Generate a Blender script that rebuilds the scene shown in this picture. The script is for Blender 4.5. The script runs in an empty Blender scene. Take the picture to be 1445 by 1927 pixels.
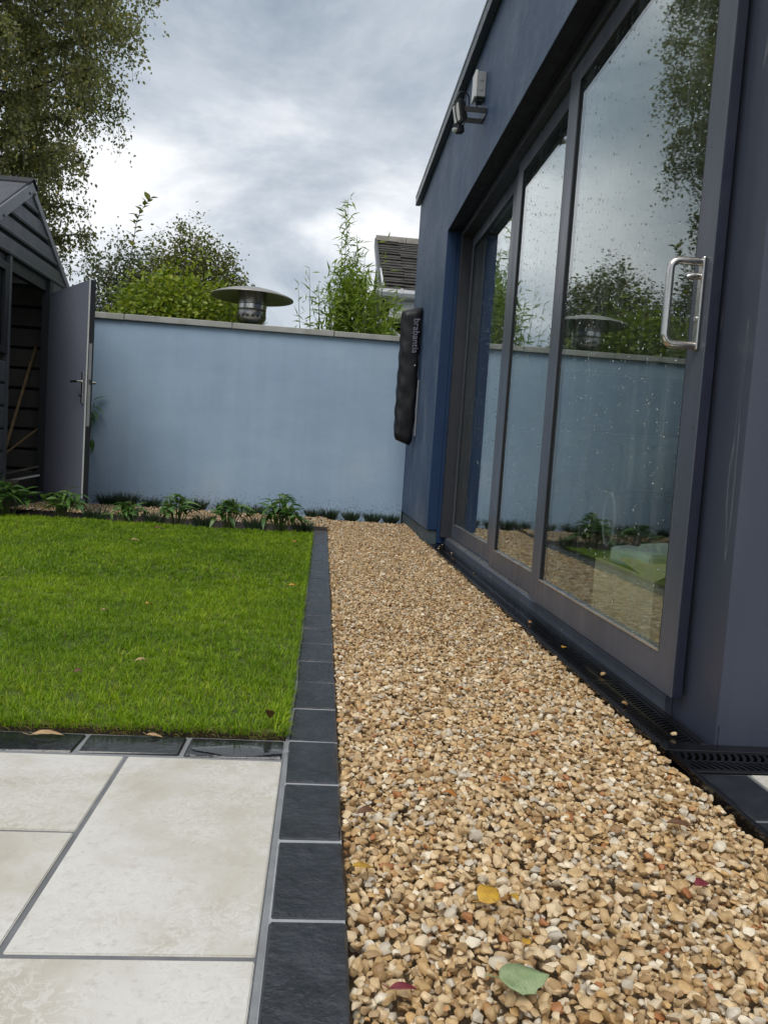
import bpy, bmesh, math, random
import numpy as np
from mathutils import Vector, Matrix
random.seed(7); rng = np.random.default_rng(7)
sc = bpy.context.scene
col = sc.collection

# ---------------------------------------------------------------- camera
cam_d = bpy.data.cameras.new('camera'); cam = bpy.data.objects.new('camera', cam_d); col.objects.link(cam)
cam_d.sensor_fit = 'VERTICAL'; cam_d.sensor_height = 24.0; cam_d.lens = 24.0*1450/1927
cam_d.clip_start = 0.02; cam_d.clip_end = 2000
CAMZ = 0.64
def cam_axes(yaw, pitch, roll):
    f = Vector((math.sin(yaw)*math.cos(pitch), math.cos(yaw)*math.cos(pitch), -math.sin(pitch)))
    r = Vector((math.cos(yaw), -math.sin(yaw), 0)); u = r.cross(f)
    c, s = math.cos(roll), math.sin(roll)
    return c*r+s*u, -s*r+c*u, f
cr, cu, cf = cam_axes(math.radians(4.753), math.radians(4.133), math.radians(3.846))
cam.matrix_world = Matrix(((cr.x, cu.x, -cf.x, 0), (cr.y, cu.y, -cf.y, 0), (cr.z, cu.z, -cf.z, CAMZ), (0, 0, 0, 1)))
sc.camera = cam

# ---------------------------------------------------------------- sky and sun
SUN_EL, SUN_AZ = math.radians(57), math.radians(206)      # azimuth clockwise from +Y
w = bpy.data.worlds.new('World'); sc.world = w; w.use_nodes = True
nt = w.node_tree; nt.nodes.clear(); N = nt.nodes.new; L = nt.links.new
out = N('ShaderNodeOutputWorld'); bg = N('ShaderNodeBackground'); L(bg.outputs[0], out.inputs[0])
sky = N('ShaderNodeTexSky'); sky.sky_type = 'NISHITA'; sky.sun_disc = False
sky.sun_elevation = SUN_EL; sky.sun_rotation = SUN_AZ
tc = N('ShaderNodeTexCoord'); sep = N('ShaderNodeSeparateXYZ'); L(tc.outputs['Generated'], sep.inputs[0])
def wm(op, a, b=None):
    n = N('ShaderNodeMath'); n.operation = op
    for i, q in enumerate((a, b)):
        if q is None: continue
        if isinstance(q, (int, float)): n.inputs[i].default_value = q
        else: L(q, n.inputs[i])
    return n.outputs[0]
zc = wm('ADD', wm('MAXIMUM', sep.outputs[2], 0.0), 0.30)
cmb = N('ShaderNodeCombineXYZ'); L(wm('DIVIDE', sep.outputs[0], zc), cmb.inputs[0]); L(wm('DIVIDE', sep.outputs[1], zc), cmb.inputs[1])
def wnoise(scale, off, detail, rough, dist=0.0):
    mp = N('ShaderNodeMapping'); mp.inputs['Location'].default_value = off; L(cmb.outputs[0], mp.inputs[0])
    n = N('ShaderNodeTexNoise'); n.inputs['Scale'].default_value = scale; n.inputs['Detail'].default_value = detail
    n.inputs['Roughness'].default_value = rough; n.inputs['Distortion'].default_value = dist
    L(mp.outputs[0], n.inputs[0]); return n.outputs[0]
CL_OFF1, CL_OFF2 = (-4.92, 8.32, 0.0), (-6.73, 3.69, 1.0)
n1 = wnoise(1.25, CL_OFF1, 8, 0.58, 0.35); n2 = wnoise(0.55, CL_OFF2, 3, 0.5, 0.2)
cl = wm('ADD', wm('MULTIPLY', n1, 0.62), wm('MULTIPLY', n2, 0.38))
rampn = N('ShaderNodeValToRGB'); L(cl, rampn.inputs[0]); e = rampn.color_ramp
e.elements[0].position = 0.40; e.elements[0].color = (0.255, 0.305, 0.37, 1)
e.elements[1].position = 0.60; e.elements[1].color = (.97, .98, 1.0, 1)
q = e.elements.new(0.46); q.color = (0.385, 0.445, 0.515, 1)
q = e.elements.new(0.525); q.color = (0.60, 0.65, 0.71, 1)
skys = N('ShaderNodeMix'); skys.data_type = 'RGBA'; skys.blend_type = 'MULTIPLY'; skys.inputs[0].default_value = 1.0
L(sky.outputs[0], skys.inputs[6]); skys.inputs[7].default_value = (0.09, 0.09, 0.09, 1)
mixc = N('ShaderNodeMix'); mixc.data_type = 'RGBA'; mixc.inputs[0].default_value = 0.9
L(skys.outputs[2], mixc.inputs[6]); L(rampn.outputs[0], mixc.inputs[7])
L(mixc.outputs[2], bg.inputs[0]); bg.inputs[1].default_value = 1.0

sun_d = bpy.data.lights.new('sun', 'SUN'); sun_d.energy = 1.5; sun_d.angle = math.radians(32); sun_d.color = (1.0, 0.955, 0.89)
sun = bpy.data.objects.new('sun', sun_d); col.objects.link(sun)
sdir = Vector((math.sin(SUN_AZ)*math.cos(SUN_EL), math.cos(SUN_AZ)*math.cos(SUN_EL), math.sin(SUN_EL)))
sun.rotation_euler = sdir.to_track_quat('Z', 'Y').to_euler(); sun.location = sdir*30

sc.view_settings.view_transform = 'Standard'; sc.view_settings.look = 'None'
sc.view_settings.exposure = 0.18; sc.view_settings.gamma = 1.0
sc.cycles.max_bounces = 5; sc.cycles.diffuse_bounces = 3; sc.cycles.glossy_bounces = 3; sc.cycles.transmission_bounces = 4; sc.cycles.transparent_max_bounces = 10; sc.cycles.caustics_reflective = False; sc.cycles.caustics_refractive = False
sc.cycles.use_denoising = True; sc.cycles.use_adaptive_sampling = True; sc.cycles.adaptive_threshold = 0.012

# ---------------------------------------------------------------- helpers
ORG = {}
def tag(o, label=None, cat=None, group=None, kind=None):
    if label: o['label'] = label
    if cat: o['category'] = cat
    if group: o['group'] = group
    if kind: o['kind'] = kind
    return o
def thing(name, label, cat, loc, group=None):
    o = bpy.data.objects.new(name, None); col.objects.link(o); o.location = loc; o.empty_display_size = 0.1
    ORG[o.name] = np.array(loc, float); return tag(o, label, cat, group)
def org(parent): return ORG.get(parent.name, np.zeros(3)) if parent else np.zeros(3)

class MB:
    def __init__(s): s.v = []; s.f = []
    def add(s, vs, fs):
        b = len(s.v); s.v += [tuple(map(float, q)) for q in vs]; s.f += [tuple(b+i for i in t) for t in fs]; return s
    def box(s, x0, x1, y0, y1, z0, z1):
        return s.add([(x0,y0,z0),(x1,y0,z0),(x1,y1,z0),(x0,y1,z0),(x0,y0,z1),(x1,y0,z1),(x1,y1,z1),(x0,y1,z1)],
                     [(0,3,2,1),(4,5,6,7),(0,1,5,4),(1,2,6,5),(2,3,7,6),(3,0,4,7)])
    def obox(s, c, ax, ay, az):   # centre and three half-axis vectors
        c, ax, ay, az = map(Vector, (c, ax, ay, az))
        return s.add([c-ax-ay-az, c+ax-ay-az, c+ax+ay-az, c-ax+ay-az, c-ax-ay+az, c+ax-ay+az, c+ax+ay+az, c-ax+ay+az],
                     [(0,3,2,1),(4,5,6,7),(0,1,5,4),(1,2,6,5),(2,3,7,6),(3,0,4,7)])
    def prism(s, poly, axis, a, b):   # poly in the two other axes (in order)
        n = len(poly)
        def P(q, t):
            return (t, q[0], q[1]) if axis == 'x' else (q[0], t, q[1]) if axis == 'y' else (q[0], q[1], t)
        return s.add([P(q, a) for q in poly]+[P(q, b) for q in poly],
                     [tuple(range(n))[::-1], tuple(range(n, 2*n))]+[(i, (i+1) % n, n+(i+1) % n, n+i) for i in range(n)])
    def tube(s, pts, r, n=8, cap=True):
        pts = [Vector(q) for q in pts]; m = len(pts)
        rr = r if isinstance(r, (list, tuple)) else [r]*m
        vs = []; up = None
        for i, p in enumerate(pts):
            t = (pts[min(i+1, m-1)]-pts[max(i-1, 0)]).normalized()
            if up is None: up = Vector((0, 0, 1)) if abs(t.z) < .9 else Vector((1, 0, 0))
            a = t.cross(up).normalized(); b = a.cross(t).normalized(); up = b
            for k in range(n):
                th = 2*math.pi*k/n; vs.append(p+(a*math.cos(th)+b*math.sin(th))*rr[i])
        fs = [(i*n+k, i*n+(k+1) % n, (i+1)*n+(k+1) % n, (i+1)*n+k) for i in range(m-1) for k in range(n)]
        if cap: fs += [tuple(range(n))[::-1], tuple((m-1)*n+k for k in range(n))]
        return s.add(vs, fs)
    def lathe(s, prof, c, n=32):      # profile (r, z) about a vertical axis through c
        vs = [(c[0]+r*math.cos(2*math.pi*k/n), c[1]+r*math.sin(2*math.pi*k/n), c[2]+z) for r, z in prof for k in range(n)]
        return s.add(vs, [(i*n+k, i*n+(k+1) % n, (i+1)*n+(k+1) % n, (i+1)*n+k) for i in range(len(prof)-1) for k in range(n)])
    def build(s, name, mat, parent=None, bevel=0, smooth=False, fix=True):
        V = np.array(s.v, float)
        if parent is None:
            o0 = np.array([(V[:,0].min()+V[:,0].max())/2, (V[:,1].min()+V[:,1].max())/2, V[:,2].min()])
        else: o0 = org(parent)
        me = bpy.data.meshes.new(name); me.from_pydata((V-o0).tolist(), [], s.f)
        if fix:
            bm = bmesh.new(); bm.from_mesh(me); bmesh.ops.recalc_face_normals(bm, faces=bm.faces); bm.to_mesh(me); bm.free()
        o = bpy.data.objects.new(name, me); col.objects.link(o)
        if mat: me.materials.append(mat)
        if parent is None: o.location = o0
        else: o.parent = parent
        ORG[o.name] = o0
        if bevel:
            b = o.modifiers.new('bevel', 'BEVEL'); b.width = bevel; b.segments = 2; b.limit_method = 'ANGLE'; b.angle_limit = math.radians(40)
        if smooth:
            me.shade_smooth(); me.set_sharp_from_angle(angle=math.radians(40))
        return o
def arr_mesh(name, V, F, mat, parent=None, tint=None, smooth=False, sharp=None, origin=None):
    """fast mesh from arrays: V (n,3), F (m,k) all faces the same size, optional per-vertex tint"""
    o0 = org(parent) if origin is None else np.array(origin, float)
    me = bpy.data.meshes.new(name); n, m, k = len(V), len(F), F.shape[1]
    me.vertices.add(n); me.vertices.foreach_set('co', np.ascontiguousarray(V-o0, dtype=np.float32).ravel())
    me.loops.add(m*k); me.loops.foreach_set('vertex_index', np.ascontiguousarray(F, dtype=np.int32).ravel())
    me.polygons.add(m); me.polygons.foreach_set('loop_start', np.arange(0, m*k, k, dtype=np.int32))
    me.update(calc_edges=True)
    if tint is not None:
        a = me.attributes.new('tint', 'FLOAT', 'POINT'); a.data.foreach_set('value', np.ascontiguousarray(tint, dtype=np.float32))
    if smooth:
        me.shade_smooth()
        if sharp: me.set_sharp_from_angle(angle=math.radians(sharp))
    me.materials.append(mat)
    o = bpy.data.objects.new(name, me); col.objects.link(o)
    if parent is not None: o.parent = parent
    else: o.location = o0
    ORG[o.name] = o0
    return o
def share(name, src, parent, M):      # an object sharing src mesh data, placed by a world matrix
    o = bpy.data.objects.new(name, src); col.objects.link(o); o.parent = parent
    o.matrix_local = Matrix.Translation(-Vector(org(parent))) @ M; return o
def frames(n, tilt, yaw=None):        # random rotation matrices (n,3,3)
    yaw = rng.uniform(0, 2*np.pi, n) if yaw is None else yaw
    cz, sz = np.cos(yaw), np.sin(yaw); ax = rng.uniform(0, 2*np.pi, n); t = tilt
    kx, ky = np.cos(ax), np.sin(ax); c, s = np.cos(t), np.sin(t); C1 = 1-c; z = np.zeros(n)
    T = np.stack([np.stack([c+kx*kx*C1, kx*ky*C1, ky*s], -1), np.stack([kx*ky*C1, c+ky*ky*C1, -kx*s], -1), np.stack([-ky*s, kx*s, c], -1)], 1)
    Rz = np.stack([np.stack([cz, -sz, z], -1), np.stack([sz, cz, z], -1), np.stack([z, z, z+1], -1)], 1)
    return np.einsum('nij,njk->nik', T, Rz)
def inst(P, F, M, T):                 # proto verts P, faces F, matrices M (n,3,3), positions T
    V = np.einsum('nij,vj->nvi', M, P)+T[:, None, :]; n, k = len(T), len(P)
    return V.reshape(-1, 3), (F[None]+(np.arange(n)*k)[:, None, None]).reshape(-1, F.shape[1])

# ---------------------------------------------------------------- materials
MATS = {}
class NM:
    def __init__(s, name):
        s.m = bpy.data.materials.new(name); s.m.use_nodes = True; s.t = s.m.node_tree; s.b = s.t.nodes['Principled BSDF']; s.out = s.t.nodes['Material Output']; MATS[name] = s.m
    def n(s, t, **kw):
        k = s.t.nodes.new(t)
        for a, v in kw.items(): setattr(k, a, v)
        return k
    def l(s, a, b): s.t.links.new(a, b)
    def coord(s, which='Object', scale=(1, 1, 1), rand=False):
        t = s.n('ShaderNodeTexCoord'); mp = s.n('ShaderNodeMapping'); mp.inputs['Scale'].default_value = scale; s.l(t.outputs[which], mp.inputs[0])
        if rand:
            oi = s.n('ShaderNodeObjectInfo'); mu = s.n('ShaderNodeVectorMath', operation='SCALE'); mu.inputs[0].default_value = (37, 53, 29); s.l(oi.outputs['Random'], mu.inputs['Scale']); s.l(mu.outputs[0], mp.inputs['Location'])
        return mp.outputs[0]
    def noise(s, vec, scale, detail=4, rough=.55, dist=0.0):
        k = s.n('ShaderNodeTexNoise'); k.inputs['Scale'].default_value = scale; k.inputs['Detail'].default_value = detail; k.inputs['Roughness'].default_value = rough; k.inputs['Distortion'].default_value = dist
        s.l(vec, k.inputs['Vector']); return k.outputs[0]
    def ramp(s, fac, stops):
        k = s.n('ShaderNodeValToRGB'); s.l(fac, k.inputs[0]); r = k.color_ramp
        while len(r.elements) > 1: r.elements.remove(r.elements[-1])
        for i, (p, c) in enumerate(stops):
            c = (c, c, c) if isinstance(c, (int, float)) else c
            el = r.elements[0] if i == 0 else r.elements.new(p)
            el.position = p; el.color = (*c, 1)
        return k.outputs[0]
    def mix(s, fac, a, b, mode='MIX'):
        k = s.n('ShaderNodeMix', data_type='RGBA', blend_type=mode)
        for i, q in ((0, fac), (6, a), (7, b)):
            if isinstance(q, (int, float)): k.inputs[i].default_value = q
            elif isinstance(q, tuple): k.inputs[i].default_value = (*q, 1)
            else: s.l(q, k.inputs[i])
        return k.outputs[2]
    def math(s, op, a, b=0.0, clamp=False):
        k = s.n('ShaderNodeMath', operation=op, use_clamp=clamp)
        for i, q in enumerate((a, b)):
            if isinstance(q, (int, float)): k.inputs[i].default_value = q
            else: s.l(q, k.inputs[i])
        return k.outputs[0]
    def bump(s, h, strength, dist=.01):
        k = s.n('ShaderNodeBump'); k.inputs['Strength'].default_value = strength; k.inputs['Distance'].default_value = dist; s.l(h, k.inputs['Height']); s.l(k.outputs[0], s.b.inputs['Normal'])
    def set(s, **kw):
        nm = dict(col='Base Color', rough='Roughness', metal='Metallic', spec='Specular IOR Level', ior='IOR', coat='Coat Weight')
        for a, v in kw.items():
            i = s.b.inputs[nm[a]]
            if isinstance(v, (int, float)): i.default_value = v
            elif isinstance(v, tuple): i.default_value = (*v, 1)
            else: s.l(v, i)
        return s
def simple(name, c, rough=.5, metal=0, c2=None, sc_=8.0, bump=0, bscale=60, spec=.5, stretch=(1, 1, 1), rand=False):
    k = NM(name); v = k.coord('Object', stretch, rand)
    c2 = c2 or tuple(q*.8 for q in c)
    k.set(col=k.ramp(k.noise(v, sc_, 5, .6), [(.35, c2), (.65, c)]), rough=k.ramp(k.noise(v, sc_*2.3, 3), [(.3, max(0, rough-.08)), (.7, min(1, rough+.08))]), metal=metal, spec=spec)
    if bump: k.bump(k.noise(v, bscale, 4, .6), bump, .004)
    return k.m
def leafmat(name, stops, trans=.35, rough=.45, spec=.35):
    k = NM(name); a = k.n('ShaderNodeAttribute', attribute_name='tint'); oi = k.n('ShaderNodeObjectInfo')
    f = k.math('FRACT', k.math('ADD', a.outputs['Fac'], k.math('MULTIPLY', oi.outputs['Random'], .999)))
    c = k.ramp(f, stops); k.set(col=c, rough=rough, spec=spec)
    tr = k.n('ShaderNodeBsdfTranslucent'); k.l(k.mix(1.0, c, (1.25, 1.3, .7), 'MULTIPLY'), tr.inputs[0])
    mx = k.n('ShaderNodeMixShader'); mx.inputs[0].default_value = trans; k.l(k.b.outputs[0], mx.inputs[1]); k.l(tr.outputs[0], mx.inputs[2]); k.l(mx.outputs[0], k.out.inputs[0])
    return k.m

# paving
k = NM('porcelain'); v = k.coord('Object', (1, 1, 1), True)
warp = k.noise(v, 5, 3, .5); base = k.ramp(k.noise(v, 3.2, 5, .62, .8), [(.28, (.45, .405, .325)), (.46, (.56, .525, .45)), (.62, (.66, .64, .59))])
vein = k.ramp(k.noise(v, 34, 6, .7, 1.1), [(.46, 0.0), (.505, 1.0), (.55, 0.0)])
vmask = k.ramp(k.noise(v, 6, 4, .6), [(.38, 0.0), (.55, 1.0)])
c = k.mix(k.math('MULTIPLY', k.math('MULTIPLY', vein, vmask), .6), base, (.76, .745, .70))
sp = k.ramp(k.noise(v, 75, 4, .7), [(.33, 1.0), (.45, 0.0)])
c = k.mix(k.math('MULTIPLY', sp, .35), c, (.42, .38, .31))
k.set(col=c, rough=k.ramp(k.noise(v, 5, 4, .6), [(.35, .30), (.65, .5)]), spec=.4); k.bump(k.noise(v, 40, 5, .65), .12, .003)
k = NM('slate_sett'); v = k.coord('Object', (1, 1, 1), True)
rel = k.math('ADD', k.noise(v, 48, 7, .68, .15), k.math('MULTIPLY', k.noise(v, 13, 3, .5), 1.4))
oi_ = k.n('ShaderNodeObjectInfo'); k.set(col=k.ramp(k.noise(v, 18, 6, .65), [(.3, (.014, .017, .022)), (.7, (.042, .047, .056))]), rough=k.math('ADD', k.math('MULTIPLY', oi_.outputs['Random'], .14), k.ramp(k.noise(v, 9, 4, .6), [(.35, .05), (.7, .26)])), spec=.75); k.bump(rel, .85, .010)
k = NM('wet_slate'); v = k.coord('Object', (1, 1, 1), True)
k.set(col=k.ramp(k.noise(v, 18, 6, .65), [(.3, (.010, .012, .014)), (.7, (.026, .029, .033))]), rough=k.ramp(k.noise(v, 9, 3, .6), [(.4, .07), (.7, .28)]), spec=.6); k.bump(k.noise(v, 34, 5, .6, .1), .35, .005)
simple('grout_light', (.40, .41, .42), .85, c2=(.30, .31, .32), sc_=14, bump=.4, bscale=120)
simple('grout', (.27, .28, .29), .85, c2=(.20, .205, .21), sc_=14, bump=.4, bscale=120)
simple('grout_dark', (.20, .205, .215), .85, c2=(.14, .145, .15), sc_=14, bump=.4, bscale=120)
simple('gravel_base', (.34, .25, .155), .9, c2=(.17, .12, .07), sc_=60, bump=1.0, bscale=120)
simple('soil', (.035, .026, .019), .95, c2=(.015, .011, .008), sc_=25, bump=1.0, bscale=70)
simple('turf_base', (.085, .125, .012), .95, c2=(.045, .065, .008), sc_=40, bump=1.0, bscale=120)
simple('soil_turf', (.050, .040, .02), .95, c2=(.02, .015, .008), sc_=30, bump=1.0, bscale=90)
simple('far_ground', (.09, .10, .045), .95, c2=(.05, .065, .025), sc_=.8, bump=.5, bscale=6)
# gravel
k = NM('gravel_stone'); a = k.n('ShaderNodeAttribute', attribute_name='tint'); oi = k.n('ShaderNodeObjectInfo')
f = k.math('FRACT', k.math('ADD', a.outputs['Fac'], k.math('MULTIPLY', oi.outputs['Random'], .999)))
c = k.ramp(f, [(0, (.47, .33, .175)), (.09, (.66, .54, .37)), (.18, (.31, .205, .10)), (.27, (.72, .62, .47)), (.36, (.52, .37, .195)), (.45, (.38, .27, .15)), (.54, (.64, .53, .38)), (.62, (.27, .17, .085)), (.70, (.58, .44, .265)), (.77, (.66, .62, .55)), (.83, (.43, .41, .385)), (.89, (.82, .79, .72)), (.95, (.54, .38, .19)), (1.0, (.36, .155, .07))])
v = k.coord('Object'); c = k.mix(.5, c, k.ramp(k.noise(v, 110, 4, .7), [(.3, (.55, .50, .44)), (.7, (1.30, 1.28, 1.24))]), 'MULTIPLY')
c = k.mix(1.0, c, (1.12, 1.045, .90), 'MULTIPLY')
k.set(col=c, rough=.42, spec=.4); k.bump(k.noise(v, 190, 4, .6), .35, .002)
# grass
k = NM('grass_blade'); a = k.n('ShaderNodeAttribute', attribute_name='tint'); v = k.coord('Object')
c = k.ramp(a.outputs['Fac'], [(0, (.100, .20, .008)), (.35, (.175, .31, .010)), (.7, (.262, .42, .012)), (.9, (.37, .49, .03)), (.955, (.34, .33, .09)), (.97, (.22, .16, .07)), (1, (.13, .085, .04))])
c = k.mix(1.0, c, k.ramp(k.noise(v, 1.6, 4, .6), [(.36, (.66, .74, .75)), (.62, (1.25, 1.15, 1.0))]), 'MULTIPLY')
k.set(col=c, rough=.45, spec=.3)
tr = k.n('ShaderNodeBsdfTranslucent'); k.l(k.mix(1.0, c, (1.2, 1.25, .6), 'MULTIPLY'), tr.inputs[0]); mx = k.n('ShaderNodeMixShader'); mx.inputs[0].default_value = .35
k.l(k.b.outputs[0], mx.inputs[1]); k.l(tr.outputs[0], mx.inputs[2]); k.l(mx.outputs[0], k.out.inputs[0])
# walls
k = NM('navy_render'); v = k.coord('Object', (1, .55, .16)); v2 = k.coord('Object')
st = k.noise(v, 6.5, 6, .68); gr = k.noise(v2, 75, 5, .75); blot = k.noise(v2, 2.2, 4, .6)
c = k.ramp(k.math('ADD', k.math('MULTIPLY', st, .6), k.math('MULTIPLY', blot, .4)), [(.38, (.022, .056, .125)), (.5, (.058, .095, .165)), (.62, (.125, .16, .23))])
grn = k.ramp(k.noise(k.coord('Object', (1, .3, .8)), 34, 6, .75), [(.3, (.72, .74, .78)), (.5, (1, 1, 1)), (.72, (1.4, 1.36, 1.3))])
c = k.mix(1.0, c, grn, 'MULTIPLY')
k.set(col=c, rough=k.ramp(st, [(.35, .5), (.65, .68)]), spec=.5); k.bump(k.math('ADD', gr, k.math('MULTIPLY', k.noise(v2, 30, 3), .6)), .55, .006)
simple('soffit_shade', (.004, .006, .014), .7)  # near-black copy of the wall navy, lintel shade painted into the colour
simple('navy_shaded', (.006, .036, .110), .6, c2=(.005, .030, .094), sc_=3, bump=.1, bscale=90)  # wall navy again, darkened to paint in the shade inside the opening
k = NM('pier_paint'); v = k.coord('Object'); v2 = k.coord('Object', (1, 1, .1))
drip = k.ramp(k.noise(k.coord('Object', (1, 1, .11)), 9, 3, .55, .5), [(.585, 0.0), (.592, 1.0), (.602, .25), (.612, 0.0)])
c = k.mix(k.math('MULTIPLY', drip, .8), k.ramp(k.noise(v2, 4, 4, .6), [(.35, (.045, .053, .080)), (.65, (.064, .072, .102))]), (.20, .20, .22))
k.set(col=c, rough=k.ramp(k.noise(v, 5, 3), [(.3, .38), (.7, .5)]), spec=.45); k.bump(k.noise(v, 60, 4, .6), .06, .003)
k = NM('blue_render'); v = k.coord('Object'); vs = k.coord('Object', (1, 1, .35))
c = k.ramp(k.noise(v, 1.1, 5, .6), [(.32, (.355, .485, .64)), (.55, (.395, .53, .685)), (.70, (.45, .57, .70))])
sx = k.n('ShaderNodeSeparateXYZ'); tcw = k.n('ShaderNodeTexCoord'); k.l(tcw.outputs['Object'], sx.inputs[0])
low = k.math('SUBTRACT', 1.0, k.math('MULTIPLY', sx.outputs[2], 2.6), True)   # splashed soil near the ground
spl = k.ramp(k.math('ADD', k.noise(v, 42, 5, .75), k.math('MULTIPLY', low, .17)), [(.66, 0.0), (.74, 1.0)])
run = k.ramp(k.noise(k.coord('Object', (1, 1, .06)), 7, 5, .7), [(.40, (.965, .965, .96)), (.62, (1.01, 1.01, 1.01))])
c = k.mix(1.0, c, run, 'MULTIPLY')
c = k.mix(1.0, c, k.ramp(k.noise(k.coord('Object', (.5, 1, 1.6)), 5, 6, .7, .6), [(.35, (.965, .97, .975)), (.65, (1.03, 1.025, 1.02))]), 'MULTIPLY')
c = k.mix(k.math('MULTIPLY', k.math('MULTIPLY', spl, low), .75), c, (.07, .065, .055))
k.set(col=c, rough=.72, spec=.3); k.bump(k.math('ADD', k.noise(v, 60, 5, .7), k.math('MULTIPLY', k.noise(v, 5, 5, .65), 1.5)), .16, .008)
simple('coping', (.46, .46, .43), .8, c2=(.35, .35, .32), sc_=7, bump=.4, bscale=80, rand=True)
simple('plinth', (.10, .13, .14), .7, c2=(.06, .085, .095), sc_=6, bump=.3, bscale=50)
# metals, plastics
simple('anthracite', (.098, .108, .138), .34, c2=(.070, .078, .102), sc_=7, bump=.05, bscale=120, stretch=(1, 1, .12))
simple('frame_shaded', (.040, .041, .050), .4, c2=(.030, .031, .038), sc_=6)  # door frame grey darkened, shade under the soffit is in the colour
simple('anthracite_edge', (.022, .026, .048), .4)
simple('dark_trim', (.035, .037, .042), .35, c2=(.028, .03, .034))
simple('aluminium', (.78, .78, .79), .3, .9, sc_=10)
simple('rubber', (.012, .012, .013), .5)
simple('black_plastic', (.008, .008, .009), .15, c2=(.005, .005, .006), sc_=12, bump=.08, bscale=90)
simple('black_fabric', (.010, .010, .013), .5, c2=(.007, .007, .009), sc_=20, bump=.9, bscale=22)
simple('white_plastic', (.75, .75, .73), .4, c2=(.65, .65, .62))
simple('box_grey', (.30, .31, .32), .5, c2=(.26, .27, .28))
simple('lettering', (.26, .25, .33), .6)
simple('steel', (.60, .575, .54), .22, 1.0, c2=(.50, .47, .43), sc_=14, bump=.05, bscale=40)
simple('heater_steel', (.42, .40, .37), .3, 1.0, c2=(.32, .30, .275), sc_=9, stretch=(1, 1, .3))
simple('heater_dome', (.36, .355, .32), .42, .55, c2=(.30, .295, .265), sc_=5)
simple('shed_metal', (.095, .099, .116), .42, c2=(.08, .084, .098), sc_=3, bump=.04, bscale=60)
simple('shed_light', (.26, .26, .285), .45, c2=(.22, .22, .24), sc_=3)
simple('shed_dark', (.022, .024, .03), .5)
simple('shed_inside', (.12, .112, .104), .55, c2=(.10, .092, .085), sc_=3)
simple('shed_door_paint', (.205, .22, .285), .45, c2=(.185, .20, .26), sc_=1.5)
simple('wood', (.33, .22, .11), .7, c2=(.22, .14, .07), sc_=6, stretch=(6, 6, 1))
simple('old_wood', (.22, .19, .15), .85, c2=(.13, .11, .085), sc_=8)
simple('bark', (.10, .085, .07), .9, c2=(.035, .03, .026), sc_=10, bump=.6, bscale=40)
simple('birch_bark', (.34, .32, .29), .8, c2=(.06, .052, .045), sc_=6, bump=.4, bscale=30)
simple('stem_green', (.10, .14, .03), .6, c2=(.07, .09, .025))
simple('tile', (.070, .064, .056), .85, c2=(.028, .026, .023), sc_=9, bump=.6, bscale=60)
simple('tile_ridge', (.26, .24, .21), .9, c2=(.16, .15, .13), sc_=6, bump=.6, bscale=40)
simple('upvc', (.62, .64, .66), .4, c2=(.54, .56, .58), sc_=3)
simple('house_wall', (.50, .48, .44), .9, c2=(.42, .40, .37), sc_=5, bump=.4, bscale=40)
simple('dark_glass', (.015, .018, .02), .08, c2=(.012, .014, .016))
simple('room_wall', (.70, .70, .67), .8, c2=(.66, .66, .63), sc_=2)
simple('room_floor', (.20, .17, .13), .5, c2=(.15, .125, .095), sc_=5)
simple('sofa_fabric', (.05, .055, .062), .9, c2=(.04, .043, .05), sc_=40, bump=.2, bscale=200)
simple('cream_fabric', (.55, .52, .44), .9, c2=(.48, .45, .38), sc_=9, bump=.2, bscale=150)
simple('pink_fabric', (.36, .26, .24), .9, c2=(.30, .21, .2), sc_=9)
simple('cardboard', (.78, .62, .39), .8, c2=(.70, .55, .34), sc_=8)
simple('paper_white', (.72, .74, .72), .7)
k = NM('seascape'); v = k.coord('Object', (1, 1, 3)); c = k.ramp(k.noise(v, 6, 6, .65, .5), [(.35, (.02, .035, .045)), (.6, (.06, .085, .10)), (.72, (.25, .27, .26))]); k.set(col=c, rough=.5)
simple('picture_frame', (.45, .42, .36), .5)
simple('leaf_yellow', (.60, .36, .03), .55, c2=(.42, .22, .03), sc_=60, bump=.3, bscale=120)
simple('leaf_orange', (.50, .20, .04), .55, c2=(.33, .12, .03), sc_=60, bump=.3, bscale=120)
simple('leaf_brown', (.17, .085, .04), .6, c2=(.10, .045, .022), sc_=60, bump=.3, bscale=120)
simple('leaf_tan', (.48, .33, .17), .6, c2=(.36, .22, .11), sc_=60, bump=.3, bscale=120)
simple('leaf_red', (.22, .03, .04), .5, c2=(.14, .02, .03), sc_=60)
simple('leaf_pale', (.33, .40, .21), .6, c2=(.22, .30, .14), sc_=40, bump=.3, bscale=90)
leafmat('birch_leaf', [(0, (.115, .128, .058)), (.4, (.195, .205, .098)), (.75, (.275, .275, .148)), (.95, (.36, .345, .19)), (1, (.40, .30, .05))], .55, .38, .5)
leafmat('shrub_leaf', [(0, (.10, .17, .016)), (.5, (.22, .29, .03)), (.9, (.36, .41, .06)), (1, (.42, .43, .09))], .4)
leafmat('olive_leaf', [(0, (.085, .105, .026)), (.5, (.155, .168, .052)), (1, (.26, .255, .10))], .4)
leafmat('grey_leaf', [(0, (.07, .092, .04)), (.5, (.12, .14, .065)), (1, (.19, .20, .11))], .3)
leafmat('bamboo_leaf', [(0, (.12, .20, .015)), (.5, (.22, .33, .04)), (1, (.36, .45, .10))], .4)
leafmat('border_leaf', [(0, (.045, .115, .022)), (.5, (.085, .185, .038)), (1, (.16, .27, .07))], .25, .35, .5)
leafmat('lavender_leaf', [(0, (.035, .065, .035)), (.5, (.06, .095, .055)), (1, (.10, .13, .085))], .2)
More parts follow.
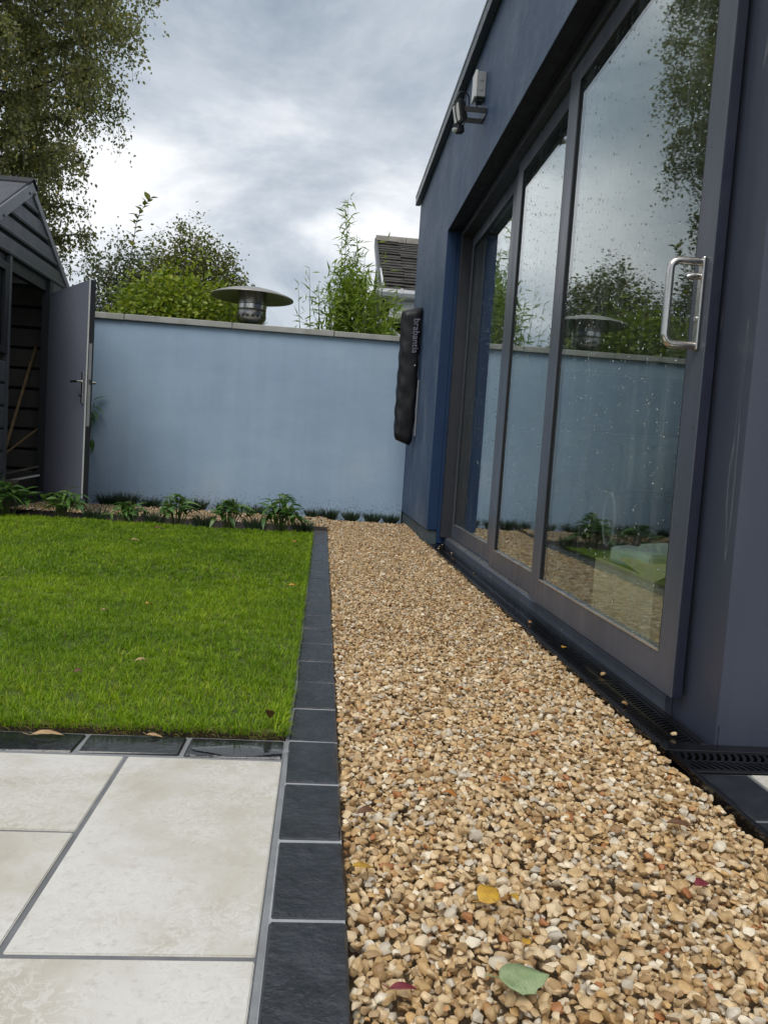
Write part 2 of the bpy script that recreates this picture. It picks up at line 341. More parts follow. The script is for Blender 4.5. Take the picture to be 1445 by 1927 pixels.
for nm in ('leaf_yellow', 'leaf_orange', 'leaf_tan', 'leaf_pale', 'leaf_red', 'leaf_brown'):
    mm = MATS[nm]; t_ = mm.node_tree; b_ = t_.nodes['Principled BSDF']; src = b_.inputs['Base Color'].links[0].from_socket
    tcl = t_.nodes.new('ShaderNodeTexCoord'); wv = t_.nodes.new('ShaderNodeTexWave'); wv.wave_type = 'BANDS'; wv.bands_direction = 'X'; wv.inputs['Scale'].default_value = 62; wv.inputs['Distortion'].default_value = 3.0; wv.inputs['Detail'].default_value = 2
    t_.links.new(tcl.outputs['Object'], wv.inputs[0]); rp = t_.nodes.new('ShaderNodeValToRGB'); rp.color_ramp.elements[0].position = .0; rp.color_ramp.elements[0].color = (.90, .89, .85, 1); rp.color_ramp.elements[1].position = .35; rp.color_ramp.elements[1].color = (1, 1, 1, 1); t_.links.new(wv.outputs['Fac'], rp.inputs[0])
    sp_ = t_.nodes.new('ShaderNodeTexNoise'); sp_.inputs['Scale'].default_value = 150; t_.links.new(tcl.outputs['Object'], sp_.inputs['Vector']); r2 = t_.nodes.new('ShaderNodeValToRGB'); r2.color_ramp.elements[0].position = .27; r2.color_ramp.elements[0].color = (.25, .15, .08, 1); r2.color_ramp.elements[1].position = .34; r2.color_ramp.elements[1].color = (1, 1, 1, 1); t_.links.new(sp_.outputs[0], r2.inputs[0])
    m1 = t_.nodes.new('ShaderNodeMix'); m1.data_type = 'RGBA'; m1.blend_type = 'MULTIPLY'; m1.inputs[0].default_value = 1; t_.links.new(src, m1.inputs[6]); t_.links.new(rp.outputs[0], m1.inputs[7])
    m2 = t_.nodes.new('ShaderNodeMix'); m2.data_type = 'RGBA'; m2.blend_type = 'MULTIPLY'; m2.inputs[0].default_value = 1; t_.links.new(m1.outputs[2], m2.inputs[6]); t_.links.new(r2.outputs[0], m2.inputs[7]); t_.links.new(m2.outputs[2], b_.inputs['Base Color'])
# door glass: clear double glazing with rain streaks
k = NM('glass'); v = k.coord('Object', (1, 1, .07)); v2 = k.coord('Object')
gl = k.n('ShaderNodeBsdfGlossy'); gl.inputs['Roughness'].default_value = .004; gl.inputs['Color'].default_value = (.93, .97, .97, 1)
trn = k.n('ShaderNodeBsdfTransparent'); trn.inputs[0].default_value = (.88, .94, .915, 1)
fr = k.n('ShaderNodeLayerWeight'); fr.inputs[0].default_value = .5
mx = k.n('ShaderNodeMixShader'); k.l(k.math('MULTIPLY', k.math('ADD', k.math('MULTIPLY', k.math('POWER', fr.outputs['Facing'], 5.0), .96), .04), 1.7, True), mx.inputs[0]); k.l(trn.outputs[0], mx.inputs[1]); k.l(gl.outputs[0], mx.inputs[2])
df = k.n('ShaderNodeBsdfDiffuse'); df.inputs[0].default_value = (.55, .58, .58, 1)
dirt = k.math('ADD', k.math('MULTIPLY', k.ramp(k.noise(v, 26, 4, .6), [(.5, 0.0), (.75, 1.0)]), .09), k.math('MULTIPLY', k.ramp(k.noise(v2, 160, 2, .5), [(.66, 0.0), (.72, 1.0)]), .16))
mx2 = k.n('ShaderNodeMixShader'); k.l(dirt, mx2.inputs[0]); k.l(mx.outputs[0], mx2.inputs[1]); k.l(df.outputs[0], mx2.inputs[2]); k.l(mx2.outputs[0], k.out.inputs[0])
bn = k.n('ShaderNodeBump'); bn.inputs['Strength'].default_value = .02; bn.inputs['Distance'].default_value = .004; k.l(k.noise(v2, 7, 3, .5), bn.inputs['Height']); k.l(bn.outputs[0], gl.inputs['Normal'])
k = NM('water_film'); gl = k.n('ShaderNodeBsdfGlossy'); gl.inputs['Roughness'].default_value = .02; trn = k.n('ShaderNodeBsdfTransparent'); fr = k.n('ShaderNodeFresnel'); fr.inputs['IOR'].default_value = 1.33
mx = k.n('ShaderNodeMixShader'); k.l(k.math('MULTIPLY', fr.outputs[0], 1.5, True), mx.inputs[0]); k.l(trn.outputs[0], mx.inputs[1]); k.l(gl.outputs[0], mx.inputs[2]); k.l(mx.outputs[0], k.out.inputs[0])
bn = k.n('ShaderNodeBump'); bn.inputs['Strength'].default_value = .15; bn.inputs['Distance'].default_value = .002; k.l(k.noise(k.coord('Object'), 60, 3), bn.inputs['Height']); k.l(bn.outputs[0], gl.inputs['Normal'])
M = MATS
# ================================================================ the ground
def struct(o): o['kind'] = 'structure'; return o
struct(MB().box(-600, 600, -300, 900, -.30, -.075).build('ground', M['far_ground']))

# ---- turf
LX0, LX1, LY0, LY1 = -4.2, -0.0465, 1.685, 5.95
mb = MB(); nx, ny = 40, 44
gx = np.linspace(LX0, LX1, nx); gy = np.linspace(LY0, LY1, ny)
def turf_z(x, y): return .008+.006*np.sin(x*2.3+y*1.1)+.004*np.sin(y*3.1-x*1.7)
vs = [(x, y, float(turf_z(x, y))) for y in gy for x in gx]; fs = [(j*nx+i, j*nx+i+1, (j+1)*nx+i+1, (j+1)*nx+i) for j in range(ny-1) for i in range(nx-1)]
mb.add(vs, fs)
ring = [i for i in range(nx)]+[j*nx+nx-1 for j in range(1, ny)]+[(ny-1)*nx+i for i in range(nx-2, -1, -1)]+[j*nx for j in range(ny-2, 0, -1)]
b0 = len(mb.v); mb.v += [(mb.v[i][0], mb.v[i][1], -.07) for i in ring]; n_ = len(ring)
mb.f += [(ring[i], b0+i, b0+(i+1) % n_, ring[(i+1) % n_]) for i in range(n_)]
lw = struct(mb.build('lawn', M['turf_base'])); lw.data.materials.append(M['soil_turf'])
for p_ in lw.data.polygons:
    if abs(p_.normal.z) < .5: p_.material_index = 1
# grass blades
def blades(n, y0, y1, wscale, hmean, only_view=True, per=11):
    nt_ = n//per; ty = rng.uniform(y0, y1, nt_); tx = rng.uniform(LX0, LX1, nt_)
    if only_view:
        keep = (tx > -ty*.48-.75) | (rng.random(nt_) < .35); tx, ty = tx[keep], ty[keep]
    nt_ = len(tx); n = nt_*per; th = rng.normal(1, .22, nt_).clip(.5, 1.6); tt = rng.normal(0, .16, nt_); ta = rng.uniform(0, 2*np.pi, nt_); tl = rng.gamma(2, .18, nt_)
    rep = lambda q: np.repeat(q, per)
    a = rng.uniform(0, 2*np.pi, n); r_ = .013*np.sqrt(rng.random(n))
    x = (rep(tx)+r_*np.cos(a)).clip(LX0, LX1+.009); y = (rep(ty)+r_*np.sin(a)).clip(y0-.006, LY1)
    h = hmean*rep(th)*rng.uniform(.5, 1.15, n); wd = wscale*rng.uniform(.7, 1.3, n)
    lean = (rng.gamma(3, .2, n)+.5*r_/.013).clip(.05, 1.45)
    dx, dy = np.cos(a)*lean+np.cos(rep(ta))*rep(tl), np.sin(a)*lean+np.sin(rep(ta))*rep(tl)
    yaw = np.arctan2(dy, dx); lean = np.hypot(dx, dy).clip(.05, 1.45)
    d = np.stack([np.cos(yaw), np.sin(yaw), 0*yaw], -1); tw = yaw+rng.uniform(-.9, .9, n); s = np.stack([-np.sin(tw), np.cos(tw), 0*yaw], -1)
    b = np.stack([x, y, turf_z(x, y)-.004], -1); up = np.array([0, 0, 1.0])
    l1, l2 = (lean*.45)[:, None], lean[:, None]; H = h[:, None]; W = wd[:, None]
    m = b+H*.5*(d*np.sin(l1)+up*np.cos(l1)); t = m+H*.55*(d*np.sin(l2*1.2)+up*np.cos(l2*1.2))
    V = np.stack([b-s*W, b+s*W, m-s*W*.8, m+s*W*.8, t], 1).reshape(-1, 3)
    F = np.array([(0, 1, 3), (0, 3, 2), (2, 3, 4)])[None]+(np.arange(n)*5)[:, None, None]
    tint = (.45+rep(tt)+.22*rng.normal(0, 1, n)).clip(0, .93); dry = rng.random(n) < .03; tint[dry] = rng.uniform(.93, 1, dry.sum())
    return V, F.reshape(-1, 3), np.repeat(tint, 5)
parts = [blades(115000, LY0-.004, 2.2, .0010, .025), blades(220000, 2.2, 3.5, .0012, .026), blades(210000, 3.5, LY1, .0019, .027)]
# tufts along the cut edge, some of them dry straw
def edge_blades(n):
    V, F, t = blades(n, LY0-.006, LY0+.05, .0010, .026); return V, F, t
Ve, Fe, te = edge_blades(9000); parts.append((Ve, Fe, te))
m_ = 7000; yy = rng.uniform(LY0, LY1, m_)**1.0; a_ = rng.normal(0, .8, m_); hh = rng.uniform(.012, .028, m_); bb_ = np.stack([LX1-rng.uniform(0, .012, m_), yy, np.full(m_, .006)], -1)
dd_ = np.stack([np.cos(a_), np.sin(a_), 0*a_], -1); ss_ = np.stack([-np.sin(a_), np.cos(a_), 0*a_], -1)*(.0009+.0002*yy)[:, None]; le = rng.uniform(.3, 1.25, m_)[:, None]; up_ = np.array([0, 0, 1.0])
mm_ = bb_+hh[:, None]*.55*(dd_*np.sin(le*.5)+up_*np.cos(le*.5)); tt_ = mm_+hh[:, None]*.6*(dd_*np.sin(le*1.3)+up_*np.cos(le*1.3))
parts.append((np.stack([bb_-ss_, bb_+ss_, mm_-ss_*.8, mm_+ss_*.8, tt_], 1).reshape(-1, 3), (np.array([(0, 1, 3), (0, 3, 2), (2, 3, 4)])[None]+(np.arange(m_)*5)[:, None, None]).reshape(-1, 3), np.repeat((.45+.25*rng.normal(0, 1, m_)).clip(0, .96), 5)))
n = 2600; x = rng.uniform(-1.6, LX1, n); y = LY0-rng.uniform(-.004, .004, n); z = rng.uniform(-.012, .018, n)
d = np.stack([rng.normal(0, .7, n), -rng.uniform(.1, .5, n), rng.normal(.05, .3, n)], -1)*rng.uniform(.008, .022, n)[:, None]
b = np.stack([x, y, z], -1); s = np.array([[0.0004, 0, .0005]])
V = np.stack([b-s, b+s, b+d*.5-s, b+d*.5+s, b+d+np.array([0, 0, -.004])], 1).reshape(-1, 3)
F = (np.array([(0, 1, 3), (0, 3, 2), (2, 3, 4)])[None]+(np.arange(n)*5)[:, None, None]).reshape(-1, 3)
parts.append((V, F, np.repeat(rng.uniform(.945, 1, n), 5)))
Vs, Fs, Ts = [], [], []; off = 0
for V, F, t in parts: Vs.append(V); Fs.append(F+off); Ts.append(t); off += len(V)
g = arr_mesh('grass', np.concatenate(Vs), np.concatenate(Fs), M['grass_blade'], tint=np.concatenate(Ts), origin=(-1.2, 3.5, 0))
tag(g, 'short bright green lawn grass beside the slate edging', 'grass', kind='stuff')

# ---- setts: five slightly uneven slate blocks shared by every row
def sett_mesh(i, lx, ly, h=.05):
    r = random.Random(100+i); bm = bmesh.new(); bmesh.ops.create_cube(bm, size=1)
    for q in bm.verts: q.co = Vector((q.co.x*lx, q.co.y*ly, (q.co.z-.5)*h))
    bmesh.ops.bevel(bm, geom=[e_ for e_ in bm.edges], offset=.0035, segments=1, affect='EDGES')
    for q in bm.verts: q.co += Vector((r.uniform(-.0016, .0016), r.uniform(-.0016, .0016), r.uniform(-.0008, .0008)))
    me = bpy.data.meshes.new('sett'); bm.to_mesh(me); bm.free(); return me
SX0, SX1, PITCH = -.037, .072, .2195
sb = struct(MB().box(SX0+.001, SX1-.003, .0, 6.16, -.07, -.0026).build('sett_border', M['grout_light']))
MB().box(SX0-.008, SX0+.0008, .0, 6.16, -.07, -.0035).build('mortar_joint', M['grout'], sb)
meshes = [sett_mesh(i, SX1-SX0-.004, PITCH-.011) for i in range(5)]
for q in meshes: q.materials.append(M['slate_sett'])
yj = 1.0137+PITCH*.5-PITCH*5; i = 0
while yj < 6.2:
    tl = Matrix.Translation((.5*(SX0+SX1)+random.uniform(-.0015, .0015), yj, random.uniform(.0004, .0022))) @ Matrix.Rotation(random.uniform(-.009, .009)+(math.pi if i % 2 else 0), 4, 'Z') @ Matrix.Rotation(random.uniform(-.004, .004), 4, 'X')
    share('sett', meshes[i % 5], sb, tl); yj += PITCH; i += 1
# front row between patio and lawn
fb = struct(MB().box(-3.0, SX0-.0085, 1.562, 1.676, -.07, -.0035).build('sett_border', M['grout']))
fm = [sett_mesh(10+i, .203, .096) for i in range(3)]
for q in fm: q.materials.append(M['wet_slate'])
for i in range(14):
    share('sett', fm[i % 3], fb, Matrix.Translation((-.148-.2125*i, 1.6185, random.uniform(-.0008, .001))) @ Matrix.Rotation(random.uniform(-.006, .006), 4, 'Z'))
# right-hand row in front of the garden room
rb = struct(MB().box(.855, .966, .1, 1.572, -.07, -.0035).build('sett_border', M['grout_dark']))
rm = [sett_mesh(20+i, .112, PITCH-.011) for i in range(3)]
for q in rm: q.materials.append(M['wet_slate'])
for i in range(7): share('sett', rm[i % 3], rb, Matrix.Translation((.908, 1.462-PITCH*i, random.uniform(-.001, .001))))

# ---- patio slabs
def slab(x0, x1, y0, y1, parent, r=random):
    bm = bmesh.new(); bmesh.ops.create_cube(bm, size=1)
    for q in bm.verts: q.co = Vector((q.co.x*(x1-x0), q.co.y*(y1-y0), (q.co.z-.5)*.02))
    bmesh.ops.bevel(bm, geom=list(bm.edges), offset=.0016, segments=2, affect='EDGES')
    me = bpy.data.meshes.new('slab'); bm.to_mesh(me); bm.free(); me.materials.append(M['porcelain'])
    return share('slab', me, parent, Matrix.Translation(((x0+x1)/2, (y0+y1)/2, r.uniform(-.0006, .0006))))
pt = struct(MB().box(-3.0, SX0-.0085, -2.4, 1.5615, -.07, -.0028).build('patio', M['grout_dark']))
J = .0045
slab(-.360+J, -.047, .934+J, 1.560-J, pt)
slab(-.97+J, -.360-J, 1.2425+J, 1.560-J, pt); slab(-.97+J, -.360-J, .934+J, 1.2425-J, pt)
slab(-1.6+J, -.97-J, .934+J, 1.560-J, pt); slab(-2.2+J, -1.6-J, .934+J, 1.560-J, pt); slab(-2.9, -2.2-J, .934+J, 1.560-J, pt)
slab(-.660+J, -.047, .325+J, .934-J, pt); slab(-1.28+J, -.660-J, .325+J, .934-J, pt); slab(-1.9+J, -1.28-J, .325+J, .934-J, pt); slab(-2.9, -1.9-J, .325+J, .934-J, pt)
for j in range(4):
    y1 = .325-.62*j
    for x0, x1 in ((-.97, -.047), (-1.6, -.97), (-2.2, -1.6), (-2.9, -2.2)): slab(x0+J, x1-J, y1-.62+J, y1-J, pt)
pr = struct(MB().box(.9665, 3.6, .1, 1.572, -.07, -.0028).build('patio', M['grout_dark']))
for i in range(4): slab(.971+.62*i, .971+.62*i+.612, .945, 1.568, pr); slab(.971+.62*i, .971+.62*i+.612, .32, .937, pr)
# thin water film lying on the wet setts near the corner
mb = MB(); pts = []
for i in range(28):
    a = 2*math.pi*i/28; pts.append((-.135+.100*math.cos(a)*(1+.10*math.sin(3*a)), 1.598+.026*math.sin(a)*(1+.2*math.cos(4*a))))
mb.add([(x_, y_, .0028) for x_, y_ in pts], [tuple(range(28))])
tag(mb.build('puddle', M['water_film']), 'thin rain puddle on the wet black setts at the patio corner', 'puddle')

# ---- gravel
gp = struct(MB().box(SX1-.002, .838, .3, 7.42, -.07, -.045).build('gravel_path', M['gravel_base']))
struct(MB().box(-4.4, .825, 5.955, 7.76, -.074, -.032).build('flower_bed', M['soil']))
def hull(npts, a, b, c, seed):
    r = np.random.default_rng(seed); p = r.normal(size=(npts, 3)); p /= np.linalg.norm(p, axis=1)[:, None]
    p = np.sign(p)*np.abs(p)**.80; p *= np.array([a, b, c])*(r.uniform(.78, 1.08, npts)[:, None])
    bm = bmesh.new()
    for q in p: bm.verts.new(q)
    res = bmesh.ops.convex_hull(bm, input=bm.verts)
    bmesh.ops.delete(bm, geom=[q for q in bm.verts if not q.link_faces], context='VERTS')
    bmesh.ops.triangulate(bm, faces=bm.faces); bmesh.ops.recalc_face_normals(bm, faces=bm.faces); bm.verts.index_update()
    V = np.array([q.co[:] for q in bm.verts]); F = np.array([[q.index for q in f_.verts] for f_ in bm.faces]); bm.free(); return V, F
shape = [(1, .78, .52), (1, .9, .6), (1, .62, .45), (1, .7, .62), (1, .95, .42), (1, .55, .5), (1, .8, .7)]
NEAR = [hull(20, *shape[i % 7], 300+i) for i in range(16)]; FAR = [hull(9, *shape[i % 7], 400+i) for i in range(8)]
def deposit(x0, x1, y0, y1, per_m2, base, bound=None):
    res = .004; W, Hh = int((x1-x0)/res)+1, int((y1-y0)/res)+1; hm = np.full((W, Hh), base)
    n = int((x1-x0)*(y1-y0)*per_m2); rad = np.random.default_rng(5).gamma(14, 1/14., n)*.0069; rad = rad.clip(.0036, .0135)
    cx = np.random.default_rng(6).uniform(.003, x1-x0-.004, (n, 3)); cy = np.random.default_rng(8).uniform(.004, y1-y0-.004, (n, 3))
    P = np.zeros((n, 3)); R = 2; ii, jj = np.meshgrid(np.arange(-R, R+1), np.arange(-R, R+1), indexing='ij'); dd = np.sqrt((ii**2+jj**2))*res
    for k_ in range(n):
        best = None
        for t in range(3):
            i, j = int(cx[k_, t]/res), int(cy[k_, t]/res); h = hm[i, j]
            if best is None or h < best[0]: best = (h, i, j, t)
        _, i, j, t = best; i = min(max(i, R), W-R-1); j = min(max(j, R), Hh-R-1); a = rad[k_]
        sl = hm[i-R:i+R+1, j-R:j+R+1]; ins = dd < a*.95
        h = sl[ins].mean()*.55+sl[ins].max()*.45; zz = h+a*.42
        top = zz+a*.55*np.sqrt(np.clip(1-(dd/(a*1.02))**2, 0, 1)); sl[ins] = np.maximum(sl[ins], top[ins])
        P[k_] = (x0+cx[k_, t], y0+cy[k_, t], zz)
    return P, rad, hm
P1, R1, h1 = deposit(SX1+.002, .828, .66, 7.25, 13000, -.045)
P1[:, 2] += -.006-np.median(h1)
P2, R2, h2 = deposit(-2.7, SX1, 6.30, 7.18, 3600, -.045); P2[:, 2] += .026-np.median(h2)
# keep stones clear of the last setts
keep = ~((P2[:, 0] > SX0-.01) & (P2[:, 1] < 6.18)); P2, R2 = P2[keep], R2[keep]
# gravel ramps up a little towards the far soil strip
P1[:, 2] += np.clip((P1[:, 1]-6.2)/1.0, 0, 1)*.014
top_rank = P1[:, 2] > np.quantile(P1[:, 2], .72)
px = P1[:, 0]/P1[:, 1]; inview = (P1[:, 1] > .83) & (px < .52)
dist = np.linalg.norm(P1-np.array([0, 0, CAMZ]), axis=1); cand = np.where(top_rank & inview)[0]; cand = cand[np.argsort(dist[cand])][:300]
single = np.zeros(len(P1), bool); single[cand] = True
# a few stones kicked onto the drain
kick = np.array([(.900, 1.79), (.868, 2.02), (.914, 2.31), (.880, 3.05), (.905, 4.35), (.87, 4.9), (.925, 5.25), (.89, 5.6), (.86, 5.45), (.93, 5.72)])
P1 = np.vstack([P1, np.column_stack([kick, np.full(len(kick), .0065)])]); R1 = np.append(R1, np.full(len(kick), .0095)); single = np.append(single, np.zeros(len(kick), bool))
tint1 = rng.random(len(P1)); Vs, Fs, Ts, off = [], [], [], 0
def batch(P, R, tint, protos, tiltsd):
    global off
    which = rng.integers(0, len(protos), len(P))
    for k_, (pv, pf) in enumerate(protos):
        s = which == k_; n = s.sum()
        if not n: continue
        Mx = frames(n, np.abs(rng.normal(0, tiltsd, n)))*(R[s]*rng.uniform(.92, 1.22, n))[:, None, None]
        V, F = inst(pv, pf, Mx, P[s]); Vs.append(V); Fs.append(F+off); Ts.append(np.repeat(tint[s], len(pv))); off += len(V)
near = P1[:, 1] < 2.6
batch(P1[near & ~single], R1[near & ~single], tint1[near & ~single], NEAR, .5)
batch(P1[~near], R1[~near], tint1[~near], FAR, .5)
batch(P2, R2, rng.random(len(P2)), FAR, .5)
gv = arr_mesh('gravel', np.concatenate(Vs), np.concatenate(Fs), M['gravel_stone'], tint=np.concatenate(Ts), smooth=True, sharp=48, origin=(.45, 3.5, 0))
tag(gv, 'golden buff gravel filling the path beside the garden room', 'gravel', kind='stuff')
sm = []
for pv, pf in NEAR:
    me = bpy.data.meshes.new('stone'); me.from_pydata(pv.tolist(), [], pf.tolist()); me.shade_smooth(); me.set_sharp_from_angle(angle=math.radians(48)); me.materials.append(M['gravel_stone']); sm.append(me)
for k_ in cand:
    s = float(R1[k_]*rng.uniform(.95, 1.25)); m3 = frames(1, np.abs(rng.normal(0, .45, 1)))[0]
    share('stone', sm[int(rng.integers(0, len(sm)))], gp, Matrix.Translation(P1[k_]) @ Matrix(m3.tolist()).to_4x4() @ Matrix.Scale(s, 4))

# ================================================================ drain channel
def grate_mesh(Lg, Wg):
    mb = MB(); e_ = .008
    mb.box(-Wg/2, -Wg/2+e_, 0, Lg, -.014, 0); mb.box(Wg/2-e_, Wg/2, 0, Lg, -.014, 0)
    mb.box(-Wg/2+e_, Wg/2-e_, 0, .007, -.014, -.0006); mb.box(-Wg/2+e_, Wg/2-e_, Lg-.007, Lg, -.014, -.0006)
    hw = Wg/2-e_; n = int(Lg/.0175)
    for side in (-1, 1):
        for i in range(-1, n+1):
            y0 = .007+i*.0175; sl = .022*side
            pts = []
            for t in (0, .5, 1):
                xx = side*(t*hw) ; yy = y0+sl*side*(t-.5)*1.0+.004*math.sin(t*math.pi)
                pts.append((xx, min(max(yy, .008), Lg-.008)))
            for (xa, ya), (xb, yb) in zip(pts[:-1], pts[1:]):
                if abs(ya-yb) < 1e-5 and (ya <= .0081 or ya >= Lg-.0081): continue
                xa_, xb_ = (xa, xb) if xa < xb else (xb, xa); ya_, yb_ = (ya, yb) if xa < xb else (yb, ya)
                hwid = .0042
                mb.add([(xa_, ya_-hwid, -.012), (xb_, yb_-hwid, -.012), (xb_, yb_+hwid, -.012), (xa_, ya_+hwid, -.012), (xa_, ya_-hwid, -.0008), (xb_, yb_-hwid, -.0008), (xb_, yb_+hwid, -.0008), (xa_, ya_+hwid, -.0008)],
                       [(0,3,2,1),(4,5,6,7),(0,1,5,4),(1,2,6,5),(2,3,7,6),(3,0,4,7)])
    mb.box(-.0045, .0045, .007, Lg-.007, -.013, -.0003)
    me = bpy.data.meshes.new('grate'); me.from_pydata(mb.v, [], mb.f); me.materials.append(M['black_plastic']); return me
DX0, DX1 = .842, .946
def channel(a, b, axis):
    mb = MB()
    def bx(u0, u1, z0, z1, m=mb):
        if axis == 'y': m.box(u0, u1, a, b, z0, z1)
        else: m.box(a, b, u0, u1, z0, z1)
    u0, u1 = (DX0, DX1) if axis == 'y' else (1.585, 1.700)
    bx(u0-.010, u0, -.07, .002); bx(u1, u1+(.019 if axis == 'y' else .04), -.07, .001); bx(u0, u1, -.07, -.055)
    return mb
dr = channel(1.745, 5.83, 'y').build('drain_channel', M['black_plastic'], bevel=.0015); tag(dr, 'long black plastic drain channel running under the sliding doors', 'drain')
MB().box(.838, .8505, .1, 1.58, -.07, .003).build('edging_lip', M['black_plastic'], dr, bevel=.0015)
MB().box(.8505, 1.0, 1.7005, 1.7445, -.07, -.0005).build('corner_piece', M['black_plastic'], dr)
gm = grate_mesh(.5, DX1-DX0-.004)
for i in range(8): share('grate', gm, dr, Matrix.Translation(((DX0+DX1)/2, 1.747+.508*i, -.001)))
dr2 = channel(.838, 3.6, 'x').build('drain_channel', M['black_plastic'], bevel=.0015); tag(dr2, 'black drain channel turning right along the near end of the garden room', 'drain')
gm2 = grate_mesh(.5, .111)
for i in range(5): share('grate', gm2, dr2, Matrix.Translation((.845+.508*i, 1.6425, -.001)) @ Matrix.Rotation(-math.pi/2, 4, 'Z'))

# ================================================================ garden room
XF = .825
gr_ = thing('garden_room', 'dark blue flat-roofed garden room with three tall sliding glass doors', 'building', (2.9, 4.8, 0))
def gbox(name, m, *a, bevel=0): return MB().box(*a).build(name, M[m], gr_, bevel=bevel)
MB().prism([(1.575, 2.355), (5.87, 2.355), (5.87, .098), (7.95, .098), (7.95, 3.205), (1.575, 3.205)], 'x', XF, XF+.08).build('wall', M['navy_render'], gr_, bevel=.004)
wl_ = gr_.children[0].data; wl_.materials.append(M['navy_shaded']); wl_.materials.append(M['soffit_shade'])
for p_ in wl_.polygons:      # returns of the opening: same navy paint, shade put into the colour
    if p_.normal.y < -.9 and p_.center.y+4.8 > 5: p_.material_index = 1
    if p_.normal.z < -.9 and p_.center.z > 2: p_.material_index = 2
gbox('reveal', 'navy_shaded', XF+.0805, 1.13, 5.873, 7.7, .0, 2.352)                       # far jamb of the opening
gbox('soffit', 'soffit_shade', XF+.0805, 1.13, 1.6, 5.872, 2.358, 2.44)
gbox('plinth', 'plinth', XF+.012, XF+.0795, 5.885, 7.94, -.05, .097)
pier = MB().box(.985, 5.2, 1.75, 1.90, -.03, 2.36).build('pier', M['pier_paint'], gr_, bevel=.003)
pier['label'] = 'grey painted near end wall with dried drip marks'
MB().box(.9865, 1.16, 1.9005, 1.985, -.03, 2.357).build('pier', M['pier_paint'], gr_, bevel=.002)
MB().box(.99, 5.2, 1.744, 1.749, -.03, .045).build('skirting', M['pier_paint'], gr_)
MB().box(.9055, 5.2, 1.58, 1.70, 2.36, 3.2).build('end_wall', M['navy_render'], gr_)
gbox('back_wall', 'room_wall', 5.2, 5.35, 1.75, 7.95, -.05, 3.2); gbox('far_wall', 'room_wall', 1.131, 5.2, 7.70, 7.95, -.05, 3.2)
gbox('floor', 'room_floor', 1.10, 5.2, 1.91, 7.70, -.06, .03); gbox('ceiling', 'room_wall', 1.131, 5.2, 1.91, 7.70, 2.441, 2.5)
gbox('roof', 'dark_trim', XF+.02, 5.36, 1.575, 7.95, 3.206, 3.25)
MB().prism([(XF-.052, 3.185), (XF-.003, 3.185), (XF-.003, 3.2), (XF+.06, 3.2), (XF+.06, 3.275), (XF-.052, 3.275)], 'y', 1.52, 7.975).build('fascia_trim', M['dark_trim'], gr_, bevel=.003)
MB().box(XF-.057, XF-.0525, 1.52, 7.975, 3.262, 3.282).build('roof_edge', M['aluminium'], gr_)
# fixed door frame and track
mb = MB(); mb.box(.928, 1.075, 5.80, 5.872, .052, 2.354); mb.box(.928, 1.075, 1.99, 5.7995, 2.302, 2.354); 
mb.build('door_frame', M['frame_shaded'], gr_, bevel=.002)
th_ = MB().prism([(.966, -.03), (1.085, -.03), (1.085, .047), (.972, .047), (.966, .040)], 'y', 1.99, 5.871).build('threshold', M['anthracite'], gr_, bevel=.0015)
for x_ in (.979, .997, 1.021): MB().box(x_-.004, x_+.004, 3.33 if x_ < .99 else 1.992, 5.79, .0475, .056).build('rail', M['aluminium'], th_)
for y_ in (2.9, 4.2):
    MB().tube([(.967, y_, .012), (.964, y_, .012)], .004, 8).build('screw', M['aluminium'], th_)
def leaf(x0, y0, y1, sl, sr, handle=False, th=.027):
    z0, z1, rb_, rt = .058, 2.30, .10, .08
    fr_ = MB(); x1 = x0+th
    fr_.box(x0, x1, y0, y0+sr, z0, z1); fr_.box(x0, x1, y1-sl, y1, z0, z1)
    fr_.box(x0+.0008, x1-.0008, y0+sr, y1-sl, z0, z0+rb_); fr_.box(x0+.0008, x1-.0008, y0+sr, y1-sl, z1-rt, z1)
    d = fr_.build('sliding_door', M['anthracite'], gr_, bevel=.0018)
    ya, yb, za, zb = y0+sr, y1-sl, z0+rb_, z1-rt
    MB().box(x0+.010, x0+.017, ya-.001, yb+.001, za-.001, zb+.001).build('glass_pane', M['glass'], d)
    g_ = MB(); t = .007
    g_.box(x0+.002, x0+.0095, ya, ya+t, za, zb); g_.box(x0+.002, x0+.0095, yb-t, yb, za, zb); g_.box(x0+.0022, x0+.0093, ya+t, yb-t, zb-t, zb)
    g_.build('gasket', M['rubber'], d)
    MB().box(x0-.0015, x0+.009, ya+.001, yb-.001, za-.0005, za+.005).build('glazing_bead', M['aluminium'], d)
    return d, (ya, yb, za, zb)
d3, r3 = leaf(.945, 1.915, 3.32, .128, .095)
d2, r2 = leaf(.976, 3.19, 4.315, .112, .09)
d1, r1 = leaf(1.007, 4.42, 5.798, .072, .118)
MB().box(.9475, .9715, 1.9095, 1.9145, .06, 2.298).build('door_edge', M['anthracite_edge'], d3)
